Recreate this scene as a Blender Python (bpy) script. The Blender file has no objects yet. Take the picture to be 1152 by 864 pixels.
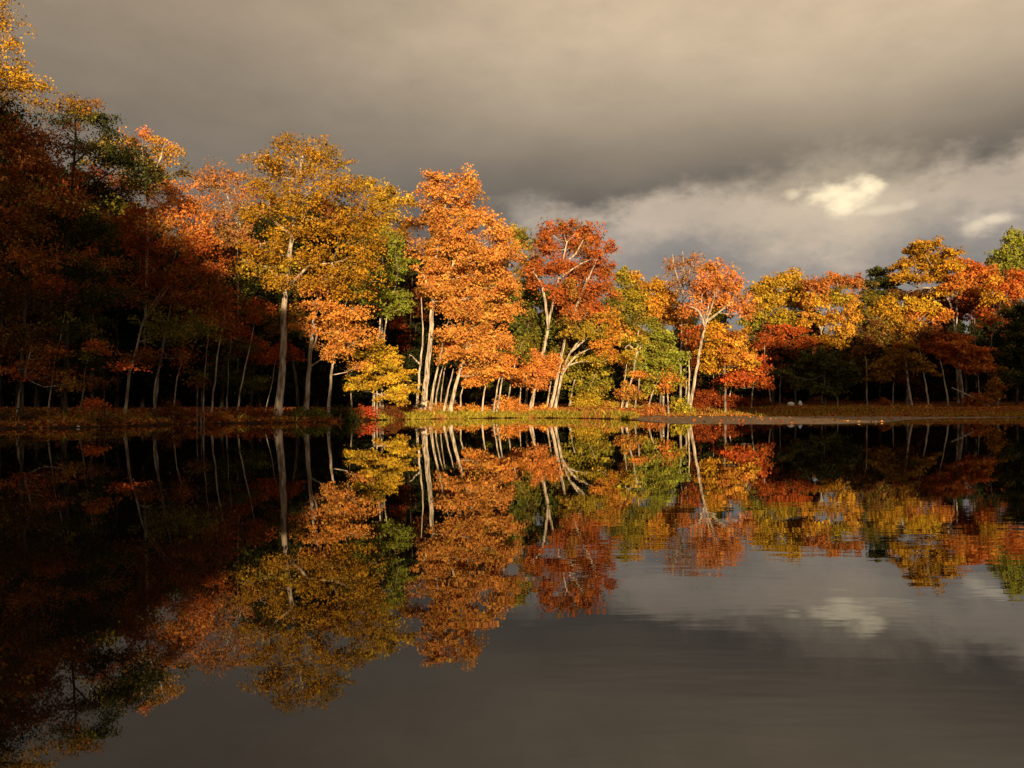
import bpy, math, random
import numpy as np
from mathutils import Vector

rng = np.random.default_rng(11)
random.seed(11)
scene = bpy.context.scene
COL = scene.collection
W, H, F, HOR, CAMZ = 1152.0, 864.0, 870.0, 456.0, 1.4   # photograph's size, focal length and horizon in its pixels; eye height


def P(px, py, D):
    """The point seen at pixel (px, py) at distance D."""
    return np.array([(px - 576.0) / F * D, D, CAMZ + (HOR - py) / F * D])


# ------------------------------------------------------------------ palette (albedo)
C = dict(
    amber=(.46, .235, .018), gold=(.60, .33, .030), orange=(.68, .255, .045), peach=(.70, .30, .06),
    rust=(.35, .092, .020), red=(.47, .105, .022), salmon=(.68, .25, .075), green=(.27, .30, .038),
    darkgreen=(.036, .042, .012), pine=(.080, .082, .022), olive=(.20, .18, .025), yellow=(.60, .40, .032),
    tan=(.40, .21, .08), brown=(.15, .062, .018), bronze=(.36, .185, .022), leafgreen=(.28, .27, .035),
    crimson=(.42, .045, .02), darkred=(.16, .035, .012), yolive=(.42, .31, .03), fadedorange=(.50, .19, .045),
)


# ------------------------------------------------------------------ materials
def nt_new(name):
    m = bpy.data.materials.new(name)
    m.use_nodes = True
    m.node_tree.nodes.clear()
    return m, m.node_tree


def leaf_material():
    m, t = nt_new('foliage')
    N, L = t.nodes, t.links
    out = N.new('ShaderNodeOutputMaterial')
    at = N.new('ShaderNodeAttribute'); at.attribute_name = 'tint'
    oi = N.new('ShaderNodeObjectInfo')
    mul = N.new('ShaderNodeMix'); mul.data_type = 'RGBA'; mul.blend_type = 'MULTIPLY'
    mul.inputs[0].default_value = 1
    L.new(at.outputs['Color'], mul.inputs[6]); L.new(oi.outputs['Color'], mul.inputs[7])
    d = N.new('ShaderNodeBsdfDiffuse'); tr = N.new('ShaderNodeBsdfTranslucent')
    mx = N.new('ShaderNodeMixShader'); mx.inputs[0].default_value = .16
    L.new(mul.outputs[2], d.inputs['Color']); L.new(mul.outputs[2], tr.inputs['Color'])
    L.new(d.outputs[0], mx.inputs[1]); L.new(tr.outputs[0], mx.inputs[2])
    L.new(mx.outputs[0], out.inputs['Surface'])
    return m


def bark_material():
    m, t = nt_new('bark')
    N, L = t.nodes, t.links
    out = N.new('ShaderNodeOutputMaterial')
    tc = N.new('ShaderNodeTexCoord')
    mp = N.new('ShaderNodeMapping'); mp.inputs['Scale'].default_value = (1.9, 1.9, .42)
    L.new(tc.outputs['Object'], mp.inputs['Vector'])
    nz = N.new('ShaderNodeTexNoise'); nz.inputs['Scale'].default_value = 2.2; nz.inputs['Detail'].default_value = 6
    L.new(mp.outputs[0], nz.inputs['Vector'])
    rp = N.new('ShaderNodeValToRGB')
    rp.color_ramp.elements[0].position = .34; rp.color_ramp.elements[0].color = (.22, .19, .16, 1)
    rp.color_ramp.elements[1].position = .62; rp.color_ramp.elements[1].color = (1, 1, 1, 1)
    L.new(nz.outputs['Fac'], rp.inputs[0])
    oi = N.new('ShaderNodeObjectInfo')
    mul = N.new('ShaderNodeMix'); mul.data_type = 'RGBA'; mul.blend_type = 'MULTIPLY'; mul.inputs[0].default_value = 1
    L.new(rp.outputs['Color'], mul.inputs[6]); L.new(oi.outputs['Color'], mul.inputs[7])
    d = N.new('ShaderNodeBsdfDiffuse'); d.inputs['Roughness'].default_value = .6
    L.new(mul.outputs[2], d.inputs['Color'])
    bp = N.new('ShaderNodeBump'); bp.inputs['Strength'].default_value = .6; bp.inputs['Distance'].default_value = .05
    L.new(nz.outputs['Fac'], bp.inputs['Height']); L.new(bp.outputs[0], d.inputs['Normal'])
    L.new(d.outputs[0], out.inputs['Surface'])
    return m


LEAF = leaf_material()
BARK = bark_material()
BARKS = dict(pale=(.62, .52, .40), grey=(.34, .29, .24), dark=(.12, .09, .07), white=(.66, .55, .415), brown=(.24, .13, .08))


# ------------------------------------------------------------------ lake outline and terrain height
_edge_px = [(-330, 490), (-150, 486), (0, 482.3), (60, 481.6), (110, 480.6), (160, 479.0), (205, 477.2), (260, 476.4), (300, 475.9),
            (340, 475.4), (375, 474.9), (402, 473.6), (428, 472.6), (455, 472.0), (500, 471.2), (545, 470.6), (580, 470.2),
            (620, 470.4), (660, 470.7), (700, 471.6), (722, 474.4), (750, 476.6), (800, 477.3), (860, 477.5), (930, 477.2),
            (985, 476.2), (1012, 474.2), (1030, 472.3), (1060, 471.2), (1110, 470.4), (1160, 469.6), (1300, 468.5), (1500, 468.0)]
_edge = [tuple(P(px, py, CAMZ * F / (py - HOR))[:2]) for px, py in _edge_px]
_edge += [(118, 70), (112, 40), (84, 14), (46, -2.0), (20, -3.6), (6, -2.2), (0, -1.4), (-5, -2.2), (-20, -4), (-38, 2), (-46, 14)]
EDGE = np.array(_edge)


def shore_distance(x, y):
    """Signed distance to the water's edge, positive on land."""
    x = np.atleast_1d(np.asarray(x, float)); y = np.atleast_1d(np.asarray(y, float))
    best = np.full(x.shape, 1e9); inside = np.zeros(x.shape, bool)
    n = len(EDGE)
    for i in range(n):
        ax, ay = EDGE[i]; bx, by = EDGE[(i + 1) % n]
        dx, dy = bx - ax, by - ay
        t = np.clip(((x - ax) * dx + (y - ay) * dy) / (dx * dx + dy * dy + 1e-9), 0, 1)
        best = np.minimum(best, np.hypot(x - ax - t * dx, y - ay - t * dy))
        c = ((ay > y) != (by > y)) & (x < (bx - ax) * (y - ay) / (by - ay + 1e-12) + ax)
        inside ^= c
    return np.where(inside, -best, best)


def wob(x, y, s, seed):
    a = seed * 1.7
    return (np.sin(x * s + a) * np.cos(y * s * 1.13 - a * .7) + .6 * np.sin(x * s * 2.3 - y * s * 1.9 + a * 2.1) + .4 * np.cos(y * s * 3.7 + x * s * 2.9 + a)) / 2.0


def sstep(a, b, v):
    t = np.clip((v - a) / (b - a), 0, 1)
    return t * t * (3 - 2 * t)


def sand_mask(x, y):
    px = 576 + F * x / np.maximum(y, 1)
    far = 90 + 3 * wob(x, y, .11, 3) + 1.5 * wob(x, y, .6, 8) - 14 * (1 - sstep(700, 760, px))
    return sstep(690, 735, px) * (1 - sstep(far - 1.0, far + 1.0, y)) * (y > 30) * (1 - sstep(1140, 1200, px))


def terrain_z(x, y, d=None):
    x = np.atleast_1d(np.asarray(x, float)); y = np.atleast_1d(np.asarray(y, float))
    if d is None:
        d = shore_distance(x, y)
    d = d + .35 * wob(x, y, .55, 1) + .18 * wob(x, y, 1.7, 2)
    s = sand_mask(x, y)
    px = 576 + F * x / np.maximum(y, 1)
    flatw = sstep(690, 750, px) * (1 - sstep(1150, 1500, px)) * (y > 30)
    d0 = d
    d = d * (1 - flatw) + np.minimum(d, np.maximum(y - 96, 0) * .8 + .35) * flatw
    land = .02 + .26 * sstep(0, .7, d) + .75 * sstep(.6, 9, d) + 1.4 * sstep(8, 45, d) + 3.0 * sstep(40, 130, d) + (12 * sstep(55, 120, d) + 22 * sstep(110, 260, d)) * (y > 30) + .10 * wob(x, y, .35, 5) * sstep(.5, 4, d) + .04 * wob(x, y, 1.3, 6)
    sand = .015 + .10 * sstep(0, 16, d0)
    land = land * (1 - s) + sand * s
    return np.where(d0 > 0, land, np.maximum(-1.2, .02 + d0 * .30))


def gz(x, y):
    return float(terrain_z(x, y)[0])


# ------------------------------------------------------------------ mesh helpers
def make_mesh(name, V, faces, mat, tint=None, smooth=False, nside=4):
    """faces: (n, nside) int array."""
    me = bpy.data.meshes.new(name)
    V = np.asarray(V, np.float32); faces = np.asarray(faces, np.int32)
    me.vertices.add(len(V)); me.vertices.foreach_set('co', V.ravel())
    nf = len(faces)
    me.loops.add(nf * nside); me.loops.foreach_set('vertex_index', faces.ravel())
    me.polygons.add(nf)
    me.polygons.foreach_set('loop_start', np.arange(0, nf * nside, nside, dtype=np.int32))
    me.polygons.foreach_set('loop_total', np.full(nf, nside, np.int32))
    if smooth:
        me.polygons.foreach_set('use_smooth', np.ones(nf, bool))
    if tint is not None:
        a = me.attributes.new('tint', 'FLOAT_COLOR', 'POINT')
        a.data.foreach_set('color', np.concatenate([tint, np.ones((len(tint), 1))], 1).astype(np.float32).ravel())
    me.update(calc_edges=True)
    if mat:
        me.materials.append(mat)
    return me


def link(name, me, parent=None, color=None):
    o = bpy.data.objects.new(name, me)
    COL.objects.link(o)
    if parent is not None:
        o.parent = parent
    if color is not None:
        o.color = (*color, 1)
    return o


def tag(o, label=None, cat=None, group=None, kind=None):
    if label: o['label'] = label
    if cat: o['category'] = cat
    if group: o['group'] = group
    if kind: o['kind'] = kind
    return o


def catmull(pts, rad, step):
    pts = np.asarray(pts, float); rad = np.asarray(rad, float)
    if len(pts) == 2:
        n = max(2, int(np.linalg.norm(pts[1] - pts[0]) / step))
        t = np.linspace(0, 1, n + 1)[:, None]
        return pts[0] * (1 - t) + pts[1] * t, rad[0] * (1 - t[:, 0]) + rad[1] * t[:, 0]
    Q = np.vstack([2 * pts[0] - pts[1], pts, 2 * pts[-1] - pts[-2]])
    op, orr = [], []
    for i in range(len(pts) - 1):
        p0, p1, p2, p3 = Q[i:i + 4]
        n = max(2, int(np.linalg.norm(p2 - p1) / step))
        for k in range(n):
            t = k / n
            op.append(.5 * (2 * p1 + (p2 - p0) * t + (2 * p0 - 5 * p1 + 4 * p2 - p3) * t * t + (3 * p1 - p0 - 3 * p2 + p3) * t ** 3))
            orr.append(rad[i] * (1 - t) + rad[i + 1] * t)
    op.append(pts[-1]); orr.append(rad[-1])
    return np.array(op), np.array(orr)


class Tubes:
    def __init__(self):
        self.V, self.Fc, self.n = [], [], 0

    def add(self, pts, rad, step=1.0, sides=7, jit=0.0, flare=False):
        p, r = catmull(pts, rad, step)
        if jit:
            j = rng.normal(0, jit, p.shape); j[0] = 0; j[:, 2] *= .3
            p = p + j
        m = len(p)
        if flare and m > 2:
            r = r.copy(); r[0] *= 1.35; r[1] *= 1.08
        t = np.gradient(p, axis=0); t /= np.linalg.norm(t, axis=1)[:, None] + 1e-9
        ref = np.array([0, 1., 0]) if abs(t[:, 1]).mean() < .85 else np.array([1., 0, 0])
        a = np.cross(t, ref); a /= np.linalg.norm(a, axis=1)[:, None] + 1e-9
        b = np.cross(t, a)
        ang = np.linspace(0, 2 * math.pi, sides, endpoint=False)
        ring = p[:, None] + r[:, None, None] * (np.cos(ang)[None, :, None] * a[:, None] + np.sin(ang)[None, :, None] * b[:, None])
        idx = np.arange(m * sides).reshape(m, sides) + self.n
        f = np.stack([idx[:-1], np.roll(idx[:-1], -1, 1), np.roll(idx[1:], -1, 1), idx[1:]], -1).reshape(-1, 4)
        self.V.append(ring.reshape(-1, 3)); self.Fc.append(f); self.n += m * sides
        # closed tip
        self.V.append(p[-1:] + t[-1:] * r[-1]); tip = self.n; self.n += 1
        last = idx[-1]
        self.Fc.append(np.array([[last[k], last[(k + 1) % sides], tip, tip] for k in range(0)]).reshape(-1, 4).astype(int))
        cap = np.array([[last[k], last[(k + 1) % sides], last[(k + 2) % sides], tip] for k in range(0, sides - 1, 2)])
        self.Fc.append(cap)
        return p

    def mesh(self, name, origin):
        return make_mesh(name, np.vstack(self.V) - origin, np.vstack(self.Fc), BARK, smooth=True)


def leaves(tc, tn, cols, m, size, r, flat, spread=.8, aspect=.62):
    """m leaf faces round each tuft centre tc; tn: outward directions; cols: colour of each tuft."""
    n = len(tc)
    q = rng.normal(0, 1, (n, m, 3)); q /= np.linalg.norm(q, axis=2)[:, :, None] + 1e-9
    q *= rng.random((n, m, 1)) ** .45
    q *= np.where(rng.random((n, m, 1)) < .06, rng.uniform(1.2, 1.9, (n, m, 1)), 1.0)          # stray leaves past the tuft
    sc = rng.uniform(.65, 1.35, (n, 1, 1)) * r
    off = q * sc
    off[:, :, 2] *= flat
    # tufts drawn out along the branch and drooping at the tip
    along = (off * tn[:, None]).sum(2, keepdims=True)
    off = off + tn[:, None] * along * .5
    hor = np.hypot(off[:, :, 0], off[:, :, 1])
    off[:, :, 2] -= .18 * hor ** 2 / np.maximum(sc[:, :, 0], .1)
    pos = (tc[:, None] + off).reshape(-1, 3)
    nrm = tn[:, None] * .5 + np.array([0, -.15, .45]) + rng.normal(0, spread, (n, m, 3))
    nrm = nrm.reshape(-1, 3); nrm /= np.linalg.norm(nrm, axis=1)[:, None] + 1e-9
    tr = rng.normal(0, 1, nrm.shape)
    tg = np.cross(nrm, tr); tg /= np.linalg.norm(tg, axis=1)[:, None] + 1e-9
    bt = np.cross(nrm, tg)
    k = len(pos)
    s = size * np.exp(rng.normal(0, .30, (k, 1)))
    a = aspect * rng.uniform(.75, 1.25, (k, 1))
    v = np.stack([pos - tg * s * .5, pos + bt * s * a * .5 + tg * s * .08, pos + tg * s * .5 + nrm * s * .12, pos - bt * s * a * .5 + tg * s * rng.uniform(-.1, .16, (k, 1))], 1)
    col = np.repeat(cols, m, 0) * np.exp(rng.normal(0, .16, (k, 1)))
    col[:, 1] *= np.exp(rng.normal(0, .10, k))
    return v.reshape(-1, 3), np.arange(k * 4).reshape(k, 4), np.repeat(np.clip(col, 0, .9), 4, 0)


def col(c):
    return np.array(C[c] if isinstance(c, str) else c)


SEEN = []


def tree(kind, label, D, trunks, lobes, color, color2=None, group=None, bark='pale', w=8, limbs=(), dens=1.0, flat=.5,
         m=68, leaf=1.0, tuft=1.0, cat='tree', barkmul=1.0, depth=1.0, twig=1.0, mixc=.35):
    """One tree. trunks: list of pixel paths [(px, py), ...], the first point the foot; w: its width there in pixels.
    limbs: [(path, width)]. lobes: [(px, py, rx, ry[, colour[, depth offset in m]])], all at distance D."""
    k = D / F
    fx, fy = trunks[0][0]
    foot = P(fx, fy, D)
    base = np.array([foot[0], foot[1], gz(foot[0], foot[1]) - .05])
    root = bpy.data.objects.new(kind, None); COL.objects.link(root)
    root.location = base; root.empty_display_size = .5
    tag(root, label, cat, group)
    bc = tuple(v * barkmul for v in BARKS[bark])
    nodes = []                                                       # points a branch may leave from
    for i, tp in enumerate(trunks):
        wi = w if not isinstance(w, (list, tuple)) else w[i]
        pts = [P(px, py, D + rng.uniform(-.25, .25) * (j > 0)) for j, (px, py) in enumerate(tp)]
        g = gz(pts[0][0], pts[0][1]); pts[0][2] = min(g, pts[0][2]) - .12 if abs(g - pts[0][2]) < 1.2 else g - .12
        r0 = wi * k / 2 * .63
        rad = np.linspace(r0, r0 * .30, len(pts))
        T = Tubes()
        p = T.add(pts, rad, step=.9, sides=9, jit=.035, flare=True)
        if i == 0: T0 = T
        else: link('trunk', T.mesh('trunk', base), root, bc)
        nodes += [(q, r0 * (1 - .6 * j / len(p))) for j, q in enumerate(p) if q[2] > base[2] + .30 * (p[-1][2] - base[2])]
    for path, lw in limbs:
        T = Tubes()
        pts = [P(px, py, D + rng.uniform(-.4, .4) - (.7 * (j > 0) if dens < .75 else 0)) for j, (px, py) in enumerate(path)]
        near = min(nodes, key=lambda q: np.linalg.norm(q[0] - pts[0]))[0] if nodes else pts[0]
        if np.linalg.norm(near - pts[0]) < 2.5: pts[0] = near
        p = T.add(pts, np.linspace(lw * k / 2, lw * k / 2 * .35, len(pts)), step=.6, sides=7, jit=.03)
        link('limb', T.mesh('limb', base), root, bc)
        nodes += [(q, lw * k / 2 * .6) for q in p[len(p) // 3:]]
    if lobes:
        TC, TN, CC = [], [], []
        B = T0
        cx = np.mean([l[0] for l in lobes]); cw = max(np.ptp([l[0] for l in lobes]), 10); ly = np.ptp([l[1] for l in lobes])
        c1 = col(color); c2 = col(color2) if color2 else c1 * np.array([1.1, .85, .9])
        for l in lobes:
            px, py, rx, ry = l[:4]
            lc = l[4] if len(l) > 4 and l[4] else None
            off = l[5] if len(l) > 5 else (-1.1 if dens >= .75 and ly > 60 else .9 if limbs and dens < .75 else -.3) + rng.uniform(-1, 1) * .55 * depth * min(cw * .5, 40) * k * (1 - .7 * min(1, abs(px - cx) / (cw * .6)))
            c = P(px, py, D + off)
            a, b, dz = rx * k, ry * k, .5 * (rx + ry) * k * .95
            area = 4 * math.pi * (a * b + a * dz + b * dz) / 3
            n = max(4, int(dens * .84 * area / tuft ** 2))
            q = rng.normal(0, 1, (n, 3)); q /= np.linalg.norm(q, axis=1)[:, None]
            rr = rng.random((n, 1)) ** .42 * np.exp(rng.normal(0, .11, (n, 1)))
            rr *= 1 + .12 * np.sin(q[:, :1] * 5 + px) + .10 * np.sin(q[:, 2:] * 7 + py)      # uneven outline
            t = c + q * rr * np.array([a, dz, b])
            nn = q * np.array([1 / a, 1 / dz, 1 / b]); nn /= np.linalg.norm(nn, axis=1)[:, None]
            TC.append(t); TN.append(nn)
            f = np.clip(rng.beta(.8, .8 / max(mixc, .05) * (1 - mixc), (n, 1)), 0, 1)
            basec = col(lc) if lc else c1
            cc = basec * (1 - f) + (c2 if not lc else basec * np.array([1.05, .85, .9])) * f
            if ly > 40:                                                  # some sprays still greenish, some faded
                g_ = (rng.random((n, 1)) < .14) * rng.uniform(.2, .6, (n, 1)); cc = cc * (1 - g_) + g_ * np.array([.26, .20, .03])
                g_ = (rng.random((n, 1)) < .12) * rng.uniform(.2, .5, (n, 1)); cc = cc * (1 - g_) + g_ * np.array([.22, .10, .03])
            CC.append(cc * np.exp(rng.normal(0, .20, (n, 1))))
            if nodes:
                s, sr = min(nodes, key=lambda v: np.linalg.norm(v[0] - c) + 1.2 * max(0, v[0][2] - c[2] + b * .3))
                L = np.linalg.norm(c - s)
                sr = min(sr * .45, .025 + .009 * L)
                mid = (s + c) / 2 + np.array([0, 0, -.10 * L]) + rng.normal(0, .06 * L, 3)
                tip = c + np.array([rng.normal(0, .25 * a), 0, .45 * b])
                pth = B.add([s, mid, c, tip], [sr, sr * .75, sr * .5, sr * .18], step=.7, sides=5, jit=.04)
                for i in rng.choice(n, max(1, min(n, int(n * .16 * twig) + 2)), replace=False):
                    st = pth[min(len(pth) - 1, int(rng.uniform(.35, 1) * len(pth)))]
                    e = t[i]
                    B.add([st, (st + e) / 2 + np.array([0, 0, -.05]) + rng.normal(0, .15, 3), e], [sr * .36, sr * .24, .012], step=.8, sides=4)
        V, Fc, tint = leaves(np.vstack(TC), np.vstack(TN), np.vstack(CC), m, 0.0027 * leaf * max(D, 52), .74 * tuft * max(1, D / 85) ** .5, min(.8, flat * 1.2))
        cr = link('crown', make_mesh('crown', V - base, Fc, LEAF, tint), root, (1, 1, 1))
        SEEN.append((kind, len(Fc)))
    link('trunk', T0.mesh('trunk', base), root, bc)
    return root


def sapling(label, D, path, w=3, lobes=(), color='rust', bark='grey', kind='sapling', **kw):
    if not lobes:
        px, py = path[-1]
        lobes = [(px + 4, py - 6, 10, 7), (px - 5, py + 3, 8, 5)]
    kw.setdefault('group', 'thin young trees along the shore')
    return tree(kind, label, D, [path], lobes, color, bark=bark, w=w, cat='sapling', dens=kw.pop('dens', .55), **kw)


# ================================================================== TREES
# ---- left bank
tree('maple_tree', 'amber leaved tall tree in the top left corner, its crown running out of the picture', 51,
     [[(-22, 464), (-18, 340), (-14, 200), (-8, 60), (-6, 0)]],
     [(2, 84, 30, 24), (-20, 20, 42, 36), (28, 92, 20, 9), (-30, 90, 40, 40), (12, 48, 12, 6), (46, 98, 7, 5), (2, 128, 34, 22, 'darkgreen'), (40, 116, 9, 3), (-6, -20, 14, 8, 'brown'),
      (-30, 150, 40, 30, 'brown')],
     'gold', 'amber', bark='dark', w=13, limbs=[([(-8, 110), (20, 100), (50, 98)], 3), ([(-8, 130), (15, 112), (46, 118)], 2)], dens=1.35)
tree('maple_tree', 'rust red maple with a broad crown at the left edge, below the amber crown', 50.5,
     [[(24, 458), (26, 380), (34, 300), (40, 200)]],
     [(22, 160, 48, 20), (50, 150, 34, 13), (10, 205, 40, 24), (60, 185, 36, 20), (20, 250, 44, 24), (70, 225, 34, 20), (-10, 290, 36, 26), (40, 290, 34, 20)],
     'rust', 'brown', bark='dark', w=7)
tree('pine_tree', 'dark pine with flat layered boughs rising above the left bank', 54,
     [[(72, 458), (74, 380), (76, 280), (82, 200), (86, 122)]],
     [(90, 122, 28, 10, 'bronze'), (110, 132, 22, 9), (72, 137, 18, 8), (122, 149, 16, 6), (140, 178, 42, 12), (165, 194, 26, 8), (95, 165, 26, 9), (60, 235, 40, 14), (120, 215, 40, 13),
      (160, 205, 20, 7), (95, 255, 44, 14), (85, 300, 44, 16), (110, 330, 36, 14)],
     (.05, .058, .016), 'darkgreen', bark='dark', w=9, flat=.35, limbs=[([(78, 250), (95, 215), (130, 190)], 3), ([(82, 190), (100, 168), (120, 150)], 2.5)], dens=1.7)
tree('birch_tree', 'yellow and pink crowned tree with a pale forked trunk on the left skyline', 70,
     [[(160, 452), (164, 330), (166, 240), (163, 205), (160, 165)]],
     [(150, 158, 22, 12), (180, 158, 18, 10), (165, 180, 30, 16), (190, 172, 14, 9, 'gold'), (135, 178, 22, 10, 'yolive'), (120, 160, 16, 6, 'yolive'), (120, 178, 20, 9, 'yolive'), (160, 150, 12, 8, 'salmon'), (150, 205, 30, 14), (180, 198, 14, 8, 'brown')],
     'gold', 'salmon', bark='white', w=6, limbs=[([(166, 215), (175, 192), (186, 160)], 3.4), ([(165, 220), (156, 195), (150, 160)], 2.6)], dens=.7)
tree('maple_tree', 'bright red orange maple on the left bank with a pale bowed trunk', 59,
     [[(140, 450), (146, 420), (156, 385), (166, 350), (188, 318), (200, 270)]],
     [(186, 216, 34, 14), (212, 232, 22, 16), (170, 235, 30, 18), (198, 252, 36, 18), (222, 262, 18, 18), (150, 250, 26, 16, 'red'), (206, 285, 36, 18, 'rust'), (165, 275, 34, 18, 'rust'), (185, 308, 40, 16, 'rust'),
      (225, 305, 30, 18, 'rust')],
     'orange', 'red', bark='pale', w=5, limbs=[([(162, 362), (178, 338), (196, 318), (225, 306)], 2.2), ([(157, 388), (172, 380), (180, 372), (188, 371)], 1.6)], dens=.85)
tree('maple_tree', 'red speckled maple half hidden in the shade behind the dark pine', 60,
     [[(104, 452), (104, 380), (108, 280)]],
     [(100, 196, 22, 10, 'red'), (122, 205, 20, 9), (90, 290, 26, 12), (120, 296, 22, 10), (92, 245, 24, 12), (130, 255, 30, 16, 'rust'), (70, 320, 34, 16, 'rust'), (125, 330, 34, 16, 'rust')],
     'red', 'orange', bark='dark', w=5, dens=.8)
tree('beech_tree', 'copper tan tree with a bare white fork showing, behind the red orange maple', 76,
     [[(268, 452), (268, 340), (266, 262)]],
     [(248, 200, 24, 16), (226, 205, 20, 16), (250, 235, 30, 20), (218, 238, 18, 22), (272, 210, 14, 18), (236, 262, 26, 18), (272, 265, 20, 18), (208, 196, 10, 9, 'yolive')],
     'fadedorange', 'tan', bark='white', w=4.5, limbs=[([(266, 268), (262, 240), (254, 214)], 3), ([(266, 268), (268, 235), (262, 205)], 2.6), ([(266, 270), (272, 240), (274, 212)], 2.4)], dens=.95, m=44, leaf=.9)
tree('oak_tree', 'brown russet understorey oak in deep shade under the red orange maple', 58,
     [[(172, 454), (178, 420), (188, 370), (192, 340)]],
     [(200, 340, 44, 18), (240, 335, 36, 20), (180, 365, 34, 14, 'olive'), (222, 370, 34, 16, 'olive'), (165, 400, 28, 12), (230, 305, 26, 14), (250, 365, 26, 18), (205, 400, 26, 12)],
     'rust', 'brown', bark='grey', w=4.5, dens=.7)
tree('maple_tree', 'low rusty maple with drooping sprays overhanging the left shore', 51,
     [[(20, 456), (26, 425), (38, 385)]],
     [(40, 412, 34, 12), (70, 418, 26, 8), (30, 425, 18, 7, 'red'), (58, 395, 28, 10), (24, 380, 30, 14, 'brown'), (82, 430, 14, 6, 'bronze')],
     'rust', 'brown', bark='pale', w=5, dens=.9, flat=.35)
tree('oak_tree', 'dim brown oak filling the shade at the far left edge', 53,
     [[(-4, 460), (0, 400), (4, 330)]],
     [(4, 330, 44, 26), (44, 345, 38, 20), (-10, 385, 36, 26), (30, 370, 30, 14), (90, 365, 34, 18, 'darkgreen'), (50, 320, 30, 14, 'rust'), (100, 400, 34, 14, 'darkgreen')],
     'brown', 'darkgreen', bark='dark', w=7)
tree('maple_saplings', 'small maple with scarlet lower sprays hanging over the dark left shore', 52,
     [[(118, 456), (116, 435), (110, 410)]],
     [(115, 453, 16, 3.5, 'red'), (104, 452, 8, 2.5, 'red'), (108, 385, 16, 5), (120, 395, 18, 5), (112, 430, 22, 8, 'brown'), (136, 412, 14, 4, 'red')],
     'red', 'rust', bark='dark', w=2.4, dens=1.0, flat=.3).name = 'young_maple'
# ---- big yellow tree and its neighbours
tree('oak_tree', 'tallest golden oak, broad amber crown on one thick grey trunk', 65,
     [[(312, 463), (317, 425), (320, 350), (324, 300), (333, 240), (340, 175)]],
     [(318, 164, 22, 13), (352, 170, 28, 14), (375, 182, 20, 12), (300, 182, 20, 9), (335, 192, 46, 16), (300, 212, 30, 14), (380, 212, 32, 18), (340, 226, 42, 16), (405, 238, 24, 18), (290, 240, 24, 12),
      (330, 258, 40, 14), (380, 255, 40, 16), (410, 275, 24, 16), (296, 280, 30, 11), (340, 290, 46, 14), (396, 298, 34, 14), (300, 300, 34, 9, 'yolive'), (276, 295, 14, 10), (318, 318, 32, 9), (375, 318, 38, 10, 'bronze'), (412, 312, 16, 9)],
     'amber', 'bronze', bark='pale', w=14, limbs=[([(325, 268), (312, 252), (304, 244)], 4), ([(328, 262), (345, 240), (352, 222)], 3.5), ([(338, 200), (328, 180), (324, 164)], 3), ([(338, 200), (350, 178), (354, 160)], 3), ([(322, 320), (348, 300), (372, 296)], 4)], dens=.85, flat=.45)
tree('maple_tree', 'peach orange tree on two grey trunks standing close to the golden oak', 66.5,
     [[(344, 452), (349, 400), (355, 345), (362, 310)], [(368, 453), (374, 410), (386, 350)]],
     [(358, 345, 22, 14), (392, 352, 34, 13), (378, 372, 38, 13), (405, 372, 24, 9), (372, 392, 26, 10), (395, 388, 22, 8), (355, 322, 26, 11), (390, 330, 24, 10, 'amber'), (400, 412, 14, 6), (340, 368, 12, 8, 'orange')],
     'peach', 'orange', bark='pale', w=[9, 6], limbs=[([(350, 395), (356, 378), (352, 350)], 3), ([(350, 425), (362, 404), (372, 396)], 2)], dens=.75, flat=.4)
tree('oak_tree', 'slim dark trunked oak leaning left between the golden oak and the peach tree', 67,
     [[(336, 450), (332, 420), (326, 395), (322, 370)]], [(318, 368, 18, 9), (330, 352, 18, 9), (300, 352, 22, 9, 'olive')], 'bronze', 'brown', bark='dark', w=6, dens=.7)
tree('oak_tree', 'bright green oak on twin pale stems behind the yellow spray by the shore', 76,
     [[(420, 456), (423, 410), (428, 360), (434, 320)], [(430, 456), (431, 410), (434, 362), (446, 320)]],
     [(440, 268, 16, 12), (448, 290, 16, 14), (432, 312, 28, 11), (446, 332, 20, 10), (424, 334, 22, 8), (440, 350, 22, 9), (412, 318, 16, 7), (455, 345, 10, 6), (404, 330, 10, 4)],
     'green', 'leafgreen', bark='white', w=[5, 4], limbs=[([(425, 350), (412, 340), (402, 344)], 1.8)], dens=.95, flat=.38)
tree('maple_tree', 'small lemon yellow tree with flat sprays arching low over the water', 73.5,
     [[(424, 458), (424, 430), (420, 400), (424, 385)]],
     [(424, 388, 20, 7), (406, 398, 14, 5), (432, 402, 24, 8), (414, 412, 26, 6), (446, 420, 18, 7), (430, 426, 28, 6), (450, 436, 18, 8), (408, 434, 24, 3.4), (440, 446, 18, 5), (398, 426, 8, 3), (456, 448, 8, 6)],
     'yellow', 'gold', bark='pale', w=2.6, dens=1.1, flat=.28, tuft=.8)
tree('maple_tree', 'yellow crown peeping over the golden oak on its shaded side', 80,
     [[(428, 454), (430, 340), (430, 230)]],
     [(414, 205, 14, 10), (424, 222, 18, 14), (444, 222, 18, 10), (438, 240, 20, 14), (422, 255, 20, 16, 'bronze'), (446, 262, 14, 10, 'bronze'), (462, 226, 10, 7)],
     'gold', 'yolive', bark='grey', w=5, dens=.8)
tree('maple_tree', 'deep red understorey maple in shade behind the golden oak trunk', 70,
     [[(282, 454), (286, 420), (290, 390)]],
     [(284, 392, 34, 11), (306, 400, 30, 11), (270, 372, 22, 10), (330, 392, 18, 8), (290, 352, 22, 12)],
     'red', 'rust', bark='dark', w=3.5, dens=.8, flat=.35)
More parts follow.
